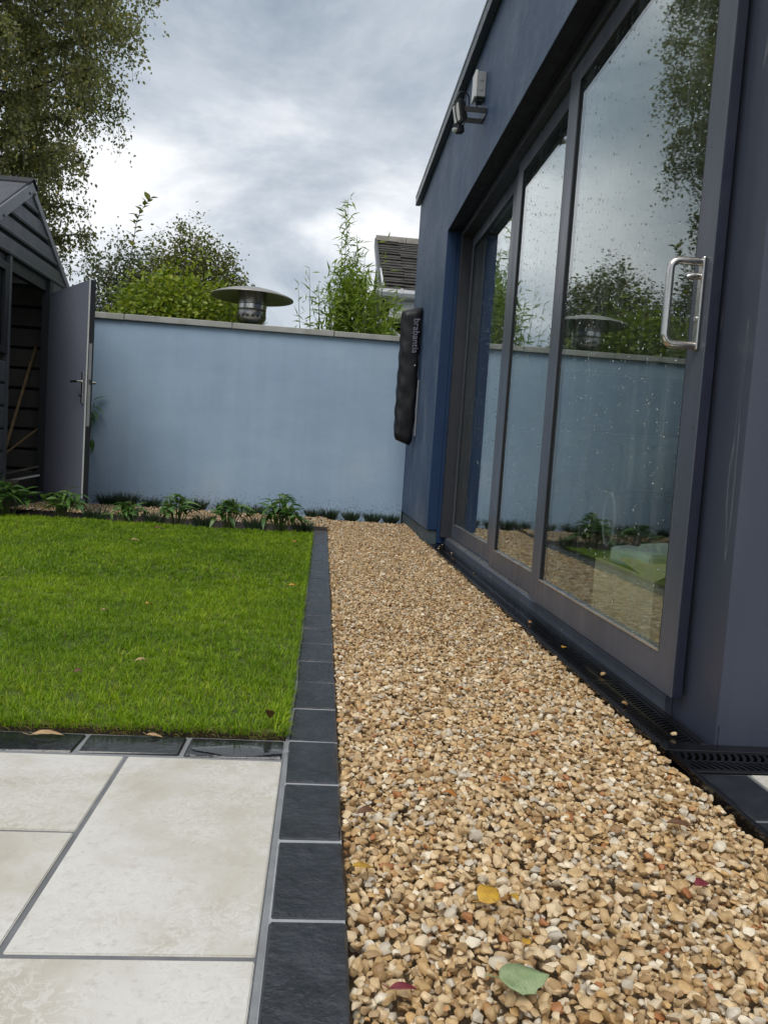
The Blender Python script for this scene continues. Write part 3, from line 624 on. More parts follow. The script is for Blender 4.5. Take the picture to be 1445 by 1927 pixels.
# rain drops on the panes
def drops(d, x, r_, n, smax):
    ya, yb, za, zb = r_; P, F = hull(12, .4, 1, 1, 901)
    y = rng.uniform(ya+.01, yb-.01, n); z = za+.01+(zb-za-.02)*rng.random(n)
    s = rng.gamma(2.0, smax/5, n).clip(.0006, smax)
    Mx = np.zeros((n, 3, 3)); Mx[:, 0, 0] = s; Mx[:, 1, 1] = s; Mx[:, 2, 2] = s*rng.uniform(1, 1.6, n)
    V, Fx = inst(P, F, Mx, np.stack([np.full(n, x), y, z], -1))
    o = arr_mesh('rain_drops', V, Fx, M['drop'], parent=d, smooth=True); o['kind'] = 'stuff'
k = NM('drop'); gl = k.n('ShaderNodeBsdfGlass'); gl.inputs['IOR'].default_value = 1.33; gl.inputs['Roughness'].default_value = .02; k.l(gl.outputs[0], k.out.inputs[0])
drops(d3, .9548, r3, 1900, .0046); drops(d2, .9858, r2, 1300, .0048); drops(d1, 1.0168, r1, 1900, .0055)
drops(d3, .9448, (1.92, 2.0, .3, 2.2), 90, .0028)
# pull handle on the nearest door
hy, z0, z1 = 1.957, .978, 1.192
MB().box(.936, .9442, hy-.013, hy+.013, z0-.012, z1+.012).build('handle_plate', M['steel'], d3, bevel=.003)
def arc(c, a0, a1, r, n=5): return [(c[0]-r*math.sin(a0+(a1-a0)*i/n), hy, c[1]+r*math.cos(a0+(a1-a0)*i/n)) for i in range(n+1)]
xo, rr = .856, .024
pts = [(.938, hy, z0)]+[(xo+rr-rr*math.sin(a), hy, z0+rr-rr*math.cos(a)) for a in np.linspace(0, math.pi/2, 6)]+[(xo+rr-rr*math.cos(a), hy, z1-rr+rr*math.sin(a)) for a in np.linspace(0, math.pi/2, 6)]+[(.938, hy, z1)]
MB().tube(pts, .0105, 12).build('pull_handle', M['steel'], d3, smooth=True)
MB().tube([(.936, hy, 1.155), (.912, hy, 1.155), (.900, hy, 1.150)], [.008, .0095, .007], 10).build('thumb_turn', M['steel'], d3, smooth=True)
MB().tube([(.937, hy, 1.048), (.932, hy, 1.048)], .006, 12).build('key_cylinder', M['aluminium'], d3, smooth=True)

# ---- things inside the room
so = thing('sofa', 'dark grey sofa against the far inside wall, seen through the glass', 'sofa', (3.3, 7.1, .03))
MB().box(2.35, 4.3, 6.62, 7.5, .09, .44).build('seat', M['sofa_fabric'], so, bevel=.05); MB().box(2.35, 4.3, 7.34, 7.62, .445, .86).build('backrest', M['sofa_fabric'], so, bevel=.06)
MB().box(2.18, 2.345, 6.60, 7.60, .09, .66).build('armrest', M['sofa_fabric'], so, bevel=.05)
for x_ in (2.3, 4.2):
    for y_ in (6.68, 7.5): MB().tube([(x_, y_, .03), (x_, y_, .09)], .025, 8).build('foot', M['wood'], so)
def cushion(cx, cy, cz, wx, wz, m, label, lean=.25):
    mb = MB(); n = 10; vs, fs = [], []
    for s in (-1, 1):
        b = len(vs)
        for i in range(n+1):
            for j in range(n+1):
                a, c_ = -1+2*i/n, -1+2*j/n; t = .085*((1-a**4)*(1-c_**4))**.5
                vs.append((cx+a*wx*(1-.06*(c_*c_)), cy+s*t+lean*c_*wz, cz+c_*wz*(1-.06*a*a)))
        fs += [(b+i*(n+1)+j, b+(i+1)*(n+1)+j, b+(i+1)*(n+1)+j+1, b+i*(n+1)+j+1) for i in range(n) for j in range(n)]
    o = mb.add(vs, fs).build('cushion', M[m], smooth=True); tag(o, label, 'cushion', 'sofa cushions')
cushion(2.62, 7.12, .70, .24, .23, 'sofa_fabric', 'dark cushion propped at the left end of the sofa inside')
cushion(3.10, 7.14, .69, .25, .22, 'cream_fabric', 'cream cushion in the middle of the sofa inside')
cushion(3.45, 6.98, .62, .19, .16, 'pink_fabric', 'small dusky pink cushion in front of the cream one')
for x0, x1, lb in ((2.35, 3.36, 'large dark seascape picture hung above the sofa inside'), (3.44, 4.3, 'second dark picture hung beside the door side of the sofa wall')):
    p_ = thing('framed_picture', lb, 'picture', ((x0+x1)/2, 7.68, 1.02), 'pictures on the inside wall')
    MB().box(x0, x1, 7.672, 7.698, 1.03, 1.60).build('canvas', M['seascape'], p_)
    mb = MB()
    for a in ((x0-.02, x1+.02, 1.01, 1.029), (x0-.02, x1+.02, 1.601, 1.62), (x0-.02, x0-.001, 1.03, 1.60), (x1+.001, x1+.02, 1.03, 1.60)): mb.box(a[0], a[1], 7.660, 7.699, a[2], a[3])
    mb.build('frame', M['picture_frame'], p_)
cb = thing('cardboard_box', 'open cardboard box on the floor just inside the nearest glass door', 'box', (1.42, 2.85, .03))
mb = MB(); X0, X1, Y0, Y1, Z1 = 1.12, 1.56, 2.46, 3.02, .29
for a in ((X0, X0+.006, Y0, Y1, .032, Z1), (X1-.006, X1, Y0, Y1, .032, Z1), (X0+.006, X1-.006, Y0, Y0+.006, .032, Z1), (X0+.006, X1-.006, Y1-.006, Y1, .032, Z1), (X0+.006, X1-.006, Y0+.006, Y1-.006, .032, .04)): mb.box(*a)
mb.build('carton', M['cardboard'], cb)
MB().obox(((X0+X1)/2, Y0-.09, Z1+.035), (.215, 0, 0), (0, .088, -.035), (0, .0008, .003)).build('flap', M['cardboard'], cb)
MB().obox((X1+.09, (Y0+Y1)/2, Z1+.03), (.095, 0, .03), (0, .27, 0), (-.0008, 0, .003)).build('flap', M['cardboard'], cb)
MB().obox(((X0+X1)/2, Y0+.16, Z1+.012), (.215, 0, .004), (0, .15, .02), (0, -.0004, .003)).build('flap', M['cardboard'], cb)
pk = MB(); pk.obox((1.30, 2.86, .325), (.13, .04, .01), (-.03, .12, .0), (0, -.004, .035)); tag(pk.build('paper_parcel', M['paper_white'], bevel=.02), 'white paper parcel lying on top of the cardboard box inside', 'parcel')
mb = MB(); pts = [(1.20+.005*math.cos(a), 3.12+.075*math.cos(a), .44+.11*math.sin(a)) for a in np.linspace(0, 2*math.pi, 25)]; mb.tube(pts, .006, 6)
hp = thing('hoop_bat', 'thin oval hoop with a straight handle leaning behind the box', 'bat', (1.25, 3.06, .33))
mb.build('hoop', M['box_grey'], hp, smooth=True); MB().tube([(1.20, 3.08, .34), (1.24, 2.90, .364)], .011, 8).build('handle', M['rubber'], hp)
# ================================================================ garden wall
WY = 7.76
gw = thing('garden_wall', 'light blue rendered garden wall with grey coping across the back', 'wall', (-2.5, WY+.1, 0))
MB().box(-7.0, XF-.003, WY, WY+.2, -.07, 1.780).build('render', M['blue_render'], gw)
xj = [-7.0, -6.02, -5.02, -4.01, -3.01, -1.99, -.96, .035, XF-.003]
for a, b_ in zip(xj[:-1], xj[1:]):
    o = MB().box(a+.003, b_-.003, WY-.035, WY+.235, 1.7805+random.uniform(0, .002), 1.838+random.uniform(-.003, .003)).build('coping_stone', M['coping'], gw, bevel=.006)
MB().box(-6.99, XF-.01, WY-.02, WY+.22, 1.7802, 1.83).build('coping_mortar', M['grout_dark'], gw)

# ================================================================ flood light, junction box, dryer cover
jb = thing('junction_box', 'small grey electrical junction box high on the blue wall above the flood light', 'junction box', (XF, 4.73, 2.80))
MB().box(XF-.052, XF-.0005, 4.685, 4.775, 2.80, 2.945).build('housing', M['box_grey'], jb, bevel=.004)
MB().box(XF-.068, XF-.0525, 4.68, 4.78, 2.795, 2.95).build('lid', M['white_plastic'], jb, bevel=.004)
for z_ in (2.845, 2.90): MB().tube([(XF-.03, 4.686, z_), (XF-.03, 4.6825, z_)], .012, 14).build('knockout', M['box_grey'], jb)
MB().box(XF-.045, XF-.006, 4.70, 4.76, 2.782, 2.7995).build('cable_gland', M['rubber'], jb)
fl = thing('flood_light', 'black LED flood light with motion sensor on a bracket under the eaves', 'light', (XF, 4.66, 2.62))
mb = MB(); mb.box(XF-.006, XF-.0005, 4.60, 4.74, 2.665, 2.70); mb.box(XF-.13, XF-.0062, 4.594, 4.600, 2.668, 2.697); mb.box(XF-.13, XF-.0062, 4.740, 4.746, 2.668, 2.697); mb.build('bracket', M['rubber'], fl)
Rl = Matrix.Rotation(math.radians(16), 4, 'Z') @ Matrix.Rotation(math.radians(-12), 4, 'Y'); c0 = Vector((XF-.155, 4.67, 2.685))
def fv(x, y, z): return Rl.to_3x3() @ Vector((x, y, z))
MB().obox(c0, fv(.012, 0, 0), fv(0, .050, 0), fv(0, 0, .064)).build('housing', M['rubber'], fl, bevel=.004)
MB().obox(c0+fv(-.0142, 0, 0), fv(.002, 0, 0), fv(0, .036, 0), fv(0, 0, .048)).build('lens', M['white_plastic'], fl, bevel=.001)
for i in range(6): MB().obox(c0+fv(.022, -.045+.018*i, 0), fv(.0085, 0, 0), fv(0, .0022, 0), fv(0, 0, .05)).build('cooling_fin', M['rubber'], fl)
MB().obox(c0+fv(-.005, 0, -.092), fv(.022, 0, 0), fv(0, .022, 0), fv(0, 0, .021)).build('sensor', M['rubber'], fl, bevel=.006)
MB().lathe([(.001, -.018), (.012, -.014), (.018, -.004), (.019, .004), (.001, .0045)], tuple(c0+fv(-.034, 0, -.092)), 14).build('sensor_lens', M['white_plastic'], fl, smooth=True)
cab = [(XF-.03, 4.73, 2.785), (XF-.045, 4.72, 2.75), (XF-.09, 4.69, 2.725), (XF-.115, 4.60, 2.76), (XF-.17, 4.575, 2.76), (XF-.19, 4.575, 2.68), (XF-.165, 4.60, 2.60), (XF-.13, 4.62, 2.60), (XF-.115, 4.64, 2.65)]
def smooth_path(p, n=6):
    p = [Vector(q) for q in p]; o = []
    for i in range(len(p)-1):
        a, b, c_, d = p[max(i-1, 0)], p[i], p[i+1], p[min(i+2, len(p)-1)]
        for k_ in range(n):
            t = k_/n; o.append(.5*((2*b)+(-a+c_)*t+(2*a-5*b+4*c_-d)*t*t+(-a+3*b-3*c_+d)*t**3))
    return o+[p[-1]]
MB().tube(smooth_path(cab), .0038, 6).build('cable', M['rubber'], fl, smooth=True)

dc = thing('dryer_cover', 'black fabric cover over a folded wall dryer, white lettering down its side', 'dryer cover', (XF-.09, 7.15, .80))
mb = MB(); nz, na = 60, 32; vs = []
zb, zt = .80, 1.97
for j in range(nz+1):
    t = j/nz; z_ = zb+(zt-zb)*t
    rx = .094-.010*(1-t); cx = XF-.004-rx-.018*(1-t); ry = .075+.015*t; cy = 7.13
    if t > .95: q_ = ((t-.95)/.05)**2; rx *= 1-.10*q_; ry *= 1-.55*q_
    if t < .05: q_ = (1-t/.05)**2; rx *= 1-.25*q_; ry *= 1-.45*q_
    for i in range(na):
        a = 2*math.pi*i/na
        ex = math.copysign(abs(math.cos(a))**.62, math.cos(a)); ey = math.copysign(abs(math.sin(a))**.62, math.sin(a))
        cr_ = .003*math.sin(a*2+t*7)+.006*abs(math.sin(6.5*t+a*1.5+.9*math.sin(9*t)))**.5-.002+.002*math.sin(a*4-t*23)+.003*math.sin(a*3+t*47)
        sh_ = .045*(ex*.5+.5)*max(0, (t-.8)/.2)-.045*(ex*.5+.5)*max(0, (.2-t)/.2)
        vs.append((min(cx+ex*(rx+cr_), XF-.0035), cy+ey*(ry+cr_), z_+sh_))
fs = [(j*na+i, j*na+(i+1) % na, (j+1)*na+(i+1) % na, (j+1)*na+i) for j in range(nz) for i in range(na)]+[tuple(range(na))[::-1], tuple(nz*na+i for i in range(na))]
cvr = mb.add(vs, fs).build('cover', M['black_fabric'], dc); cvr.data.shade_smooth()
MB().box(XF-.014, XF-.004, 7.02, 7.03, .842, 1.35).build('zip', M['box_grey'], dc)
MB().tube([(XF-.050, 7.045, 1.48), (XF-.050, 7.030, 1.48)], .006, 10).build('press_stud', M['white_plastic'], dc)
cu_ = bpy.data.curves.new('lettering', 'FONT'); cu_.body = 'brabantia'; cu_.size = .084; cu_.extrude = .0008; cu_.align_x = 'LEFT'
tmp = bpy.data.objects.new('tmp', cu_); col.objects.link(tmp); dg = bpy.context.evaluated_depsgraph_get(); dg.update()
tm = bpy.data.meshes.new_from_object(tmp.evaluated_get(dg)); bpy.data.objects.remove(tmp)
tm.materials.clear(); tm.materials.append(M['lettering'])
# letters run down the side that faces the lawn end: text x -> -z, text y -> +x, face normal -y
Tm = Matrix(((0, 1, 0, XF-.085), (0, 0, -1, 7.031), (-1, 0, 0, 1.90), (0, 0, 0, 1)))
share('lettering', tm, dc, Tm)

# ================================================================ metal shed
SXX = -2.5
sh = thing('garden_shed', 'dark grey metal garden shed with pitched roof and one door standing open', 'shed', (-3.5, 6.7, 0))
YA, YB, YM, ZE, ZA = 5.69, 7.67, 6.68, 2.035, 2.665
sl_ = (ZA-ZE)/(YB-YM)
def sbox(name, m, *a, bevel=0): return MB().box(*a).build(name, M[m], sh, bevel=bevel)
# gable boards: ribbed steel strips, each one cut to the slope
zb_ = [2.0, 2.155, 2.31, 2.465, 2.60]
for a, b_ in zip(zb_[:-1], zb_[1:]):
    def yr(z): return max(.02, (ZA-.02-z)/sl_)
    z0, z1 = a+.004, b_-.034
    p = [(YM-yr(z0)+.02, z0), (YM+yr(z0)-.02, z0), (YM+yr(z1)-.02, z1), (YM-yr(z1)+.02, z1)]
    o = MB().prism(p, 'x', SXX-.03, SXX-.002).build('gable_board', M['shed_metal'], sh, bevel=.004)
    MB().prism([(YM-yr(z0)+.03, z0+.014), (YM+yr(z0)-.05, z0+.014), (YM+yr(z0)-.055, z0+.02), (YM-yr(z0)+.035, z0+.02)], 'x', SXX-.0018, SXX+.004).build('rib', M['shed_light'], o)
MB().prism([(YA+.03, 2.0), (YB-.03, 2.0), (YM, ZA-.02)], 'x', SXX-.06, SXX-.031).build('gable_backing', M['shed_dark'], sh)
# verge trims and roof sheets
def verge(s):
    e_ = YB if s > 0 else YA-.02
    v_ = Vector((0, e_-YM, ZE-ZA)); n_ = Vector((0, s*sl_, 1)).normalized()
    q0, q1 = Vector((0, YM, ZA)), Vector((0, e_, ZE))
    mb = MB(); wd = .055 if s > 0 else .085
    vs = []
    for x_ in (SXX-.035, SXX+.012):
        for q_ in (q0, q1):
            vs += [(x_, q_.y, q_.z-wd/n_.z), (x_, q_.y, q_.z+.008)]
    mb.add(vs, [(0, 1, 3, 2), (4, 6, 7, 5), (0, 4, 5, 1), (2, 3, 7, 6), (1, 5, 7, 3), (0, 2, 6, 4)])
    return mb.build('verge_trim', M['shed_light'], sh, bevel=.003)
vt = verge(1); vt2 = verge(-1)
for y_, z_ in ((YM+.045, ZA-.075), (YM-.06, ZA-.10), (YM-.55, ZA-.42)): MB().tube([(SXX+.012, y_, z_), (SXX+.019, y_, z_)], .011, 8).build('bolt', M['shed_dark'], vt2)
for s in (-1, 1):
    ye = YB+.02 if s > 0 else YA-.05; ze = ZA-sl_*abs(ye-YM)
    MB().prism([(YM, ZA+.012), (ye, ze+.012), (ye, ze+.03), (YM, ZA+.03)], 'x', -4.55, SXX-.002).build('roof_sheet', M['shed_metal'], sh)
MB().prism([(YM-.10, ZA-.028), (YM, ZA+.032), (YM+.10, ZA-.028), (YM+.10, ZA-.018), (YM, ZA+.042), (YM-.10, ZA-.018)], 'x', -4.56, SXX+.022).build('ridge_cap', M['shed_dark'], sh)
# walls
for i in range(10):
    z0 = .10+.19*i
    sbox('wall_panel', 'shed_inside', -4.45, SXX-.055, 7.60, 7.63, z0+.012, z0+.178, bevel=.008)          # far side, seen from within
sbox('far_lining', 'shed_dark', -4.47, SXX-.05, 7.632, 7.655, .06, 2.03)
for i in range(10):
    z0 = .10+.19*i
    sbox('wall_panel', 'shed_metal', -4.45, SXX-.055, 5.72, 5.745, z0+.01, z0+.18, bevel=.008)
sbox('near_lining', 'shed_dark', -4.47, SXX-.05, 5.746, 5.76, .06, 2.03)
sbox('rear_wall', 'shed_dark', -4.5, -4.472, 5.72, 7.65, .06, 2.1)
sbox('shed_floor', 'shed_dark', -4.47, SXX+.02, 5.72, 7.66, -.02, .095)
sbox('sill', 'shed_metal', SXX-.04, SXX+.035, 5.72, 7.64, .0952, .118)
sbox('header', 'shed_dark', SXX-.09, SXX-.035, 5.76, 7.66, 1.90, 1.998)
sbox('door_post', 'shed_dark', SXX-.07, SXX-.004, 7.20, 7.28, .119, 1.995); sbox('corner_panel', 'shed_metal', SXX-.05, SXX-.006, 7.2805, 7.65, .119, 1.995)
# closed half with a window
sbox('door_post', 'shed_metal', SXX-.06, SXX-.004, 6.32, 6.36, .119, 1.995)
for i in range(6):
    z0 = .125+.178*i; sbox('wall_panel', 'shed_metal', SXX-.05, SXX-.008, 5.74, 6.318, z0, z0+.165, bevel=.014)
wn = MB(); wn.box(SXX-.05, SXX-.006, 5.76, 5.80, 1.24, 1.93); wn.box(SXX-.05, SXX-.006, 6.25, 6.317, 1.24, 1.93); wn.box(SXX-.0498, SXX-.0062, 5.80, 6.25, 1.24, 1.29); wn.box(SXX-.0498, SXX-.0062, 5.80, 6.25, 1.87, 1.93)
wf = wn.build('window', M['shed_dark'], sh, bevel=.003); MB().box(SXX-.035, SXX-.03, 5.80, 6.25, 1.29, 1.87).build('pane', M['dark_glass'], wf)
# open door: hinge at the far post, swung part way out
hin, edg = Vector((SXX, 7.195, 0)), Vector((-1.925, 6.40, 0)); dv = (edg-hin).normalized(); nv = Vector((-dv.y, dv.x, 0))
if nv.x < 0: nv = -nv
ln = (edg-hin).length; cz, hz = (.132+1.882)/2, (1.882-.132)/2
def dbox(name, m, u0, u1, n0, n1, z0, z1, parent, bevel=0):
    c_ = hin+dv*((u0+u1)/2)+nv*((n0+n1)/2)+Vector((0, 0, (z0+z1)/2))
    return MB().obox(c_, dv*((u1-u0)/2), nv*((n1-n0)/2), Vector((0, 0, (z1-z0)/2))).build(name, M[m], parent, bevel=bevel)
dd_ = dbox('door', 'shed_door_paint', 0, ln-.006, 0, .008, .134, 1.880, sh)
dbox('outer_skin', 'shed_dark', 0, ln, .0085, .052, .132, 1.882, dd_, .002)
dbox('edge_seal', 'white_plastic', ln-.0058, ln+.001, -.0015, .0082, .134, 1.880, dd_)
lk = dbox('lock_plate', 'box_grey', ln+.0003, ln+.0025, .016, .038, .72, 1.38, dd_)
dbox('latch', 'steel', ln+.0026, ln+.011, .021, .033, 1.06, 1.095, lk)
hp_ = dbox('handle_plate', 'steel', ln-.075, ln-.04, -.012, -.0005, .90, 1.155, dd_, .003)
c_ = hin+dv*(ln-.058)+Vector((0, 0, 1.075)); MB().tube([c_-nv*.010, c_-nv*.05, c_-nv*.055-dv*.03, c_-nv*.055-dv*.13], .0095, 10).build('lever', M['steel'], hp_, smooth=True)
c2 = c_+nv*.052; MB().tube([c2, c2+nv*.045, c2+nv*.05-dv*.03, c2+nv*.05-dv*.12], .0095, 10).build('lever', M['steel'], hp_, smooth=True)
kk = hin+dv*(ln-.058)+Vector((0, 0, .965)); MB().tube([kk-nv*.012, kk-nv*.03], .010, 10).build('key_cylinder', M['rubber'], hp_)
# broom and loose sticks inside
br = thing('broom', 'wooden broom leaning inside the open shed doorway', 'broom', (-2.72, 7.0, .1))
MB().tube([(-2.83, 6.98, .21), (-2.74, 7.56, 1.45)], .014, 8).build('handle', M['wood'], br, smooth=True)
MB().obox((-2.80, 6.97, .185), (.15, .03, 0), (-.008, .045, .01), (0, -.005, .022)).build('head', M['old_wood'], br, bevel=.006)
MB().obox((-2.80, 6.955, .135), (.145, .03, 0), (-.008, .04, .01), (0, -.005, .028)).build('bristles', M['soil_turf'], br)
tag(MB().tube([(-2.80, 7.02, .42), (-2.62, 7.35, .68)], .010, 7).build('cane', M['wood']), 'thin garden cane lying across the broom in the shed', 'cane')
tag(MB().obox((-2.72, 7.18, .29), (.16, .05, .05), (-.01, .03, 0), (0, 0, .008)).build('timber_batten', M['old_wood']), 'upper pale timber batten stacked in the shed', 'timber', 'loose timber in the shed')
tag(MB().obox((-2.69, 7.10, .22), (.17, .04, .045), (-.01, .03, 0), (0, 0, .008)).build('timber_batten', M['white_plastic']), 'lower white batten stacked in the shed', 'timber', 'loose timber in the shed')

# ================================================================ patio heater behind the wall
HX, HY = -.832, 8.25
ph = thing('patio_heater', 'stainless steel patio heater with wide dome reflector behind the wall', 'heater', (HX, HY, -.075))
n = 48; prof = [(.001, 2.292), (.05, 2.290), (.15, 2.277), (.28, 2.246), (.40, 2.204), (.424, 2.190), (.426, 2.183), (.42, 2.183), (.39, 2.196), (.27, 2.236), (.14, 2.266), (.02, 2.275)]
MB().lathe(prof, (HX, HY, 0), n).build('dome', M['heater_dome'], ph, smooth=True)
MB().lathe([(.001, 2.30), (.018, 2.30), (.022, 2.318), (.010, 2.332), (.001, 2.333)], (HX, HY, 0), 16).build('finial', M['steel'], ph, smooth=True)
MB().lathe([(.118, 2.272), (.148, 2.262), (.148, 2.115), (.143, 2.113)], (HX, HY, 0), n).build('emitter_mesh', M['heater_steel'], ph, smooth=True)
MB().lathe([(.143, 2.112), (.150, 2.108), (.150, 2.062), (.145, 2.058)], (HX, HY, 0), n).build('burner_ring', M['steel'], ph, smooth=True)
MB().lathe([(.145, 2.057), (.149, 2.05), (.149, 1.965), (.12, 1.925), (.06, 1.91), (.035, 1.90)], (HX, HY, 0), n).build('burner', M['heater_steel'], ph, smooth=True)
for i in range(18):
    a = 2*math.pi*i/18; cxy = Vector((math.cos(a), math.sin(a), 0)); c_ = Vector((HX, HY, 1.985))+cxy*.1495
    MB().obox(c_, cxy*.001, Vector((-cxy.y, cxy.x, 0))*.009, (0, 0, .012)).build('vent', M['rubber'], ph)
MB().tube([(HX, HY, .0), (HX, HY, 1.91)], .032, 16).build('post', M['steel'], ph, smooth=True)
MB().lathe([(.001, .80), (.2, .79), (.235, .74), (.235, .02), (.24, -.07), (.001, -.071)], (HX, HY, 0), 32).build('base', M['heater_steel'], ph, smooth=True)

# ================================================================ neighbouring bungalow
EY, EZ, RY, RZ = 10.0, 2.745, 12.1, 3.93
nb = thing('bungalow', 'neighbouring bungalow with dark tiled roof and white gutter behind the wall', 'house', (2.6, 11.5, -.075))
VX = .60
MB().prism([(EY+.1, 2.60), (RY, RZ-.10), (RY*2-EY-.1, 2.60)], 'x', VX+.05, 5.6).build('roof_deck', M['soil'], nb)
nrow = 18; sv = Vector((0, RY-EY, RZ-EZ)); sn = Vector((0, -(RZ-EZ), RY-EY)).normalized()
for i in range(nrow):
    a = Vector((0, EY, EZ))+sv*(i/nrow); b_ = Vector((0, EY, EZ))+sv*((i+1.35)/nrow if i < nrow-1 else 1)
    r_ = random.Random(i); m_ = 16; vs, fs = [], []
    xs = [VX+.02+(5.0)*k_/m_+(r_.uniform(-.02, .02) if 0 < k_ < m_ else 0) for k_ in range(m_+1)]
    for k_ in range(m_):
        lift = .034+r_.uniform(-.007, .010); x0, x1 = xs[k_]+.002, xs[k_+1]-.002
        b0 = len(vs); t = .014
        for x_ in (x0, x1):
            vs += [(x_, *(a+sn*(lift-t)).yz), (x_, *(a+sn*lift).yz), (x_, *(b_+sn*.012).yz), (x_, *(b_+sn*(.012-t)).yz)]
        fs += [tuple(b0+q for q in f_) for f_ in ((0, 1, 2, 3), (4, 7, 6, 5), (0, 4, 5, 1), (1, 5, 6, 2), (2, 6, 7, 3), (0, 3, 7, 4))]
    MB().add(vs, fs).build('tile_course', M['tile'], nb)
for i in range(11):
    x0 = VX+.0+.46*i; MB().prism([(RY-.13, RZ-.045), (RY-.07, RZ+.055), (RY, RZ+.085), (RY+.07, RZ+.055), (RY+.13, RZ-.045)], 'x', x0, x0+.452).build('ridge_tile', M['tile_ridge'], nb)
vb = MB(); vb.add([(x_, *(Vector((0, EY-.02, EZ))+sv*t+sn*dz).yz) for x_ in (VX-.02, VX+.018) for t in (0, 1) for dz in (-.10, .03)], [(0, 1, 3, 2), (4, 6, 7, 5), (0, 4, 5, 1), (2, 3, 7, 6), (1, 5, 7, 3), (0, 2, 6, 4)]); vb.build('bargeboard', M['dark_trim'], nb)
MB().tube([(VX+.03, EY+.02, EZ+.06), (VX+.01, EY+.55, EZ+.40)], .016, 8).build('verge_strip', M['upvc'], nb)
gp_ = [(EY-.145, 2.745), (EY-.155, 2.70), (EY-.135, 2.655), (EY-.09, 2.635), (EY-.05, 2.655), (EY-.035, 2.70), (EY-.03, 2.745), (EY-.045, 2.745), (EY-.06, 2.68), (EY-.09, 2.655), (EY-.12, 2.675), (EY-.135, 2.745)]
gt = MB().prism(gp_, 'x', VX-.06, 5.6).build('gutter', M['upvc'], nb)
for x_ in (.84, 1.22, 2.2): MB().prism([(EY-.165, 2.755), (EY-.172, 2.69), (EY-.14, 2.638), (EY-.09, 2.622), (EY-.03, 2.64), (EY-.02, 2.755)], 'x', x_, x_+.03).build('gutter_bracket', M['upvc'], gt)
MB().box(VX+.13, 5.6, EY-.03, EY+.06, 2.435, 2.70).build('fascia', M['upvc'], nb, bevel=.004)
MB().box(VX+.125, 5.6, EY-.055, EY-.0305, 2.445, 2.475).build('moulding', M['upvc'], nb, bevel=.004)
MB().box(VX+.11, 5.6, EY-.06, EY+.3, 2.40, 2.434).build('soffit_board', M['upvc'], nb, bevel=.004)
MB().tube([(VX+.08, EY-.07, 2.60), (VX+.12, EY-.04, 2.635)], .022, 10).build('gutter_outlet', M['upvc'], nb)
MB().box(.72, 5.5, EY+.22, EY+.4, -.07, 2.40).build('house_wall', M['house_wall'], nb)
MB().box(.78, 5.2, EY+.205, EY+.219, 1.2, 2.38).build('window_glass', M['dark_glass'], nb)
for x_ in (.995, 1.35, 2.0): MB().box(x_, x_+.06, EY+.14, EY+.2045, 1.2, 2.39).build('mullion', M['upvc'], nb, bevel=.004)
MB().box(.74, 5.3, EY+.10, EY+.2, 1.12, 1.19).build('window_sill', M['upvc'], nb)
MB().tube([(VX-.02, EY-.32, 2.30), (VX+.38, EY-.08, 2.09), (VX+.42, EY-.05, 1.6), (VX+.42, EY-.05, 0)], .034, 10).build('downpipe', M['upvc'], nb, smooth=True)

# ================================================================ trees and shrubs
LEAF_P = np.array([(0, 0, 0), (.36, .30, .05), (1, 0, -.04), (.36, -.30, .05)]); LEAF_F = np.array([(0, 1, 2), (0, 2, 3)])
def leaf_cloud(name, P, size, mat, parent, droop=.4, jit=.5, proto=LEAF_P, aspect=1.0):
    n = len(P); yaw = rng.uniform(0, 2*np.pi, n); pit = -droop+rng.normal(0, jit, n); rol = rng.uniform(-1.2, 1.2, n)
    d = np.stack([np.cos(yaw)*np.cos(pit), np.sin(yaw)*np.cos(pit), np.sin(pit)], -1)
    s = np.stack([-np.sin(yaw), np.cos(yaw), 0*yaw], -1); u = np.cross(d, s)
    s2 = s*np.cos(rol)[:, None]+u*np.sin(rol)[:, None]; u2 = np.cross(d, s2)
    sz = (size*rng.uniform(.65, 1.25, n))[:, None, None]
    Mx = np.stack([d, s2*aspect, u2], -1)*sz
    V, F = inst(proto, LEAF_F if len(proto) == 4 else LEAF_F, Mx, P)
    return arr_mesh(name, V, F, mat, parent=parent, tint=np.repeat(rng.random(n)*.999, len(proto)))
def interp(z, tab): return float(np.interp(z, [a for a, _ in tab], [b for _, b in tab]))
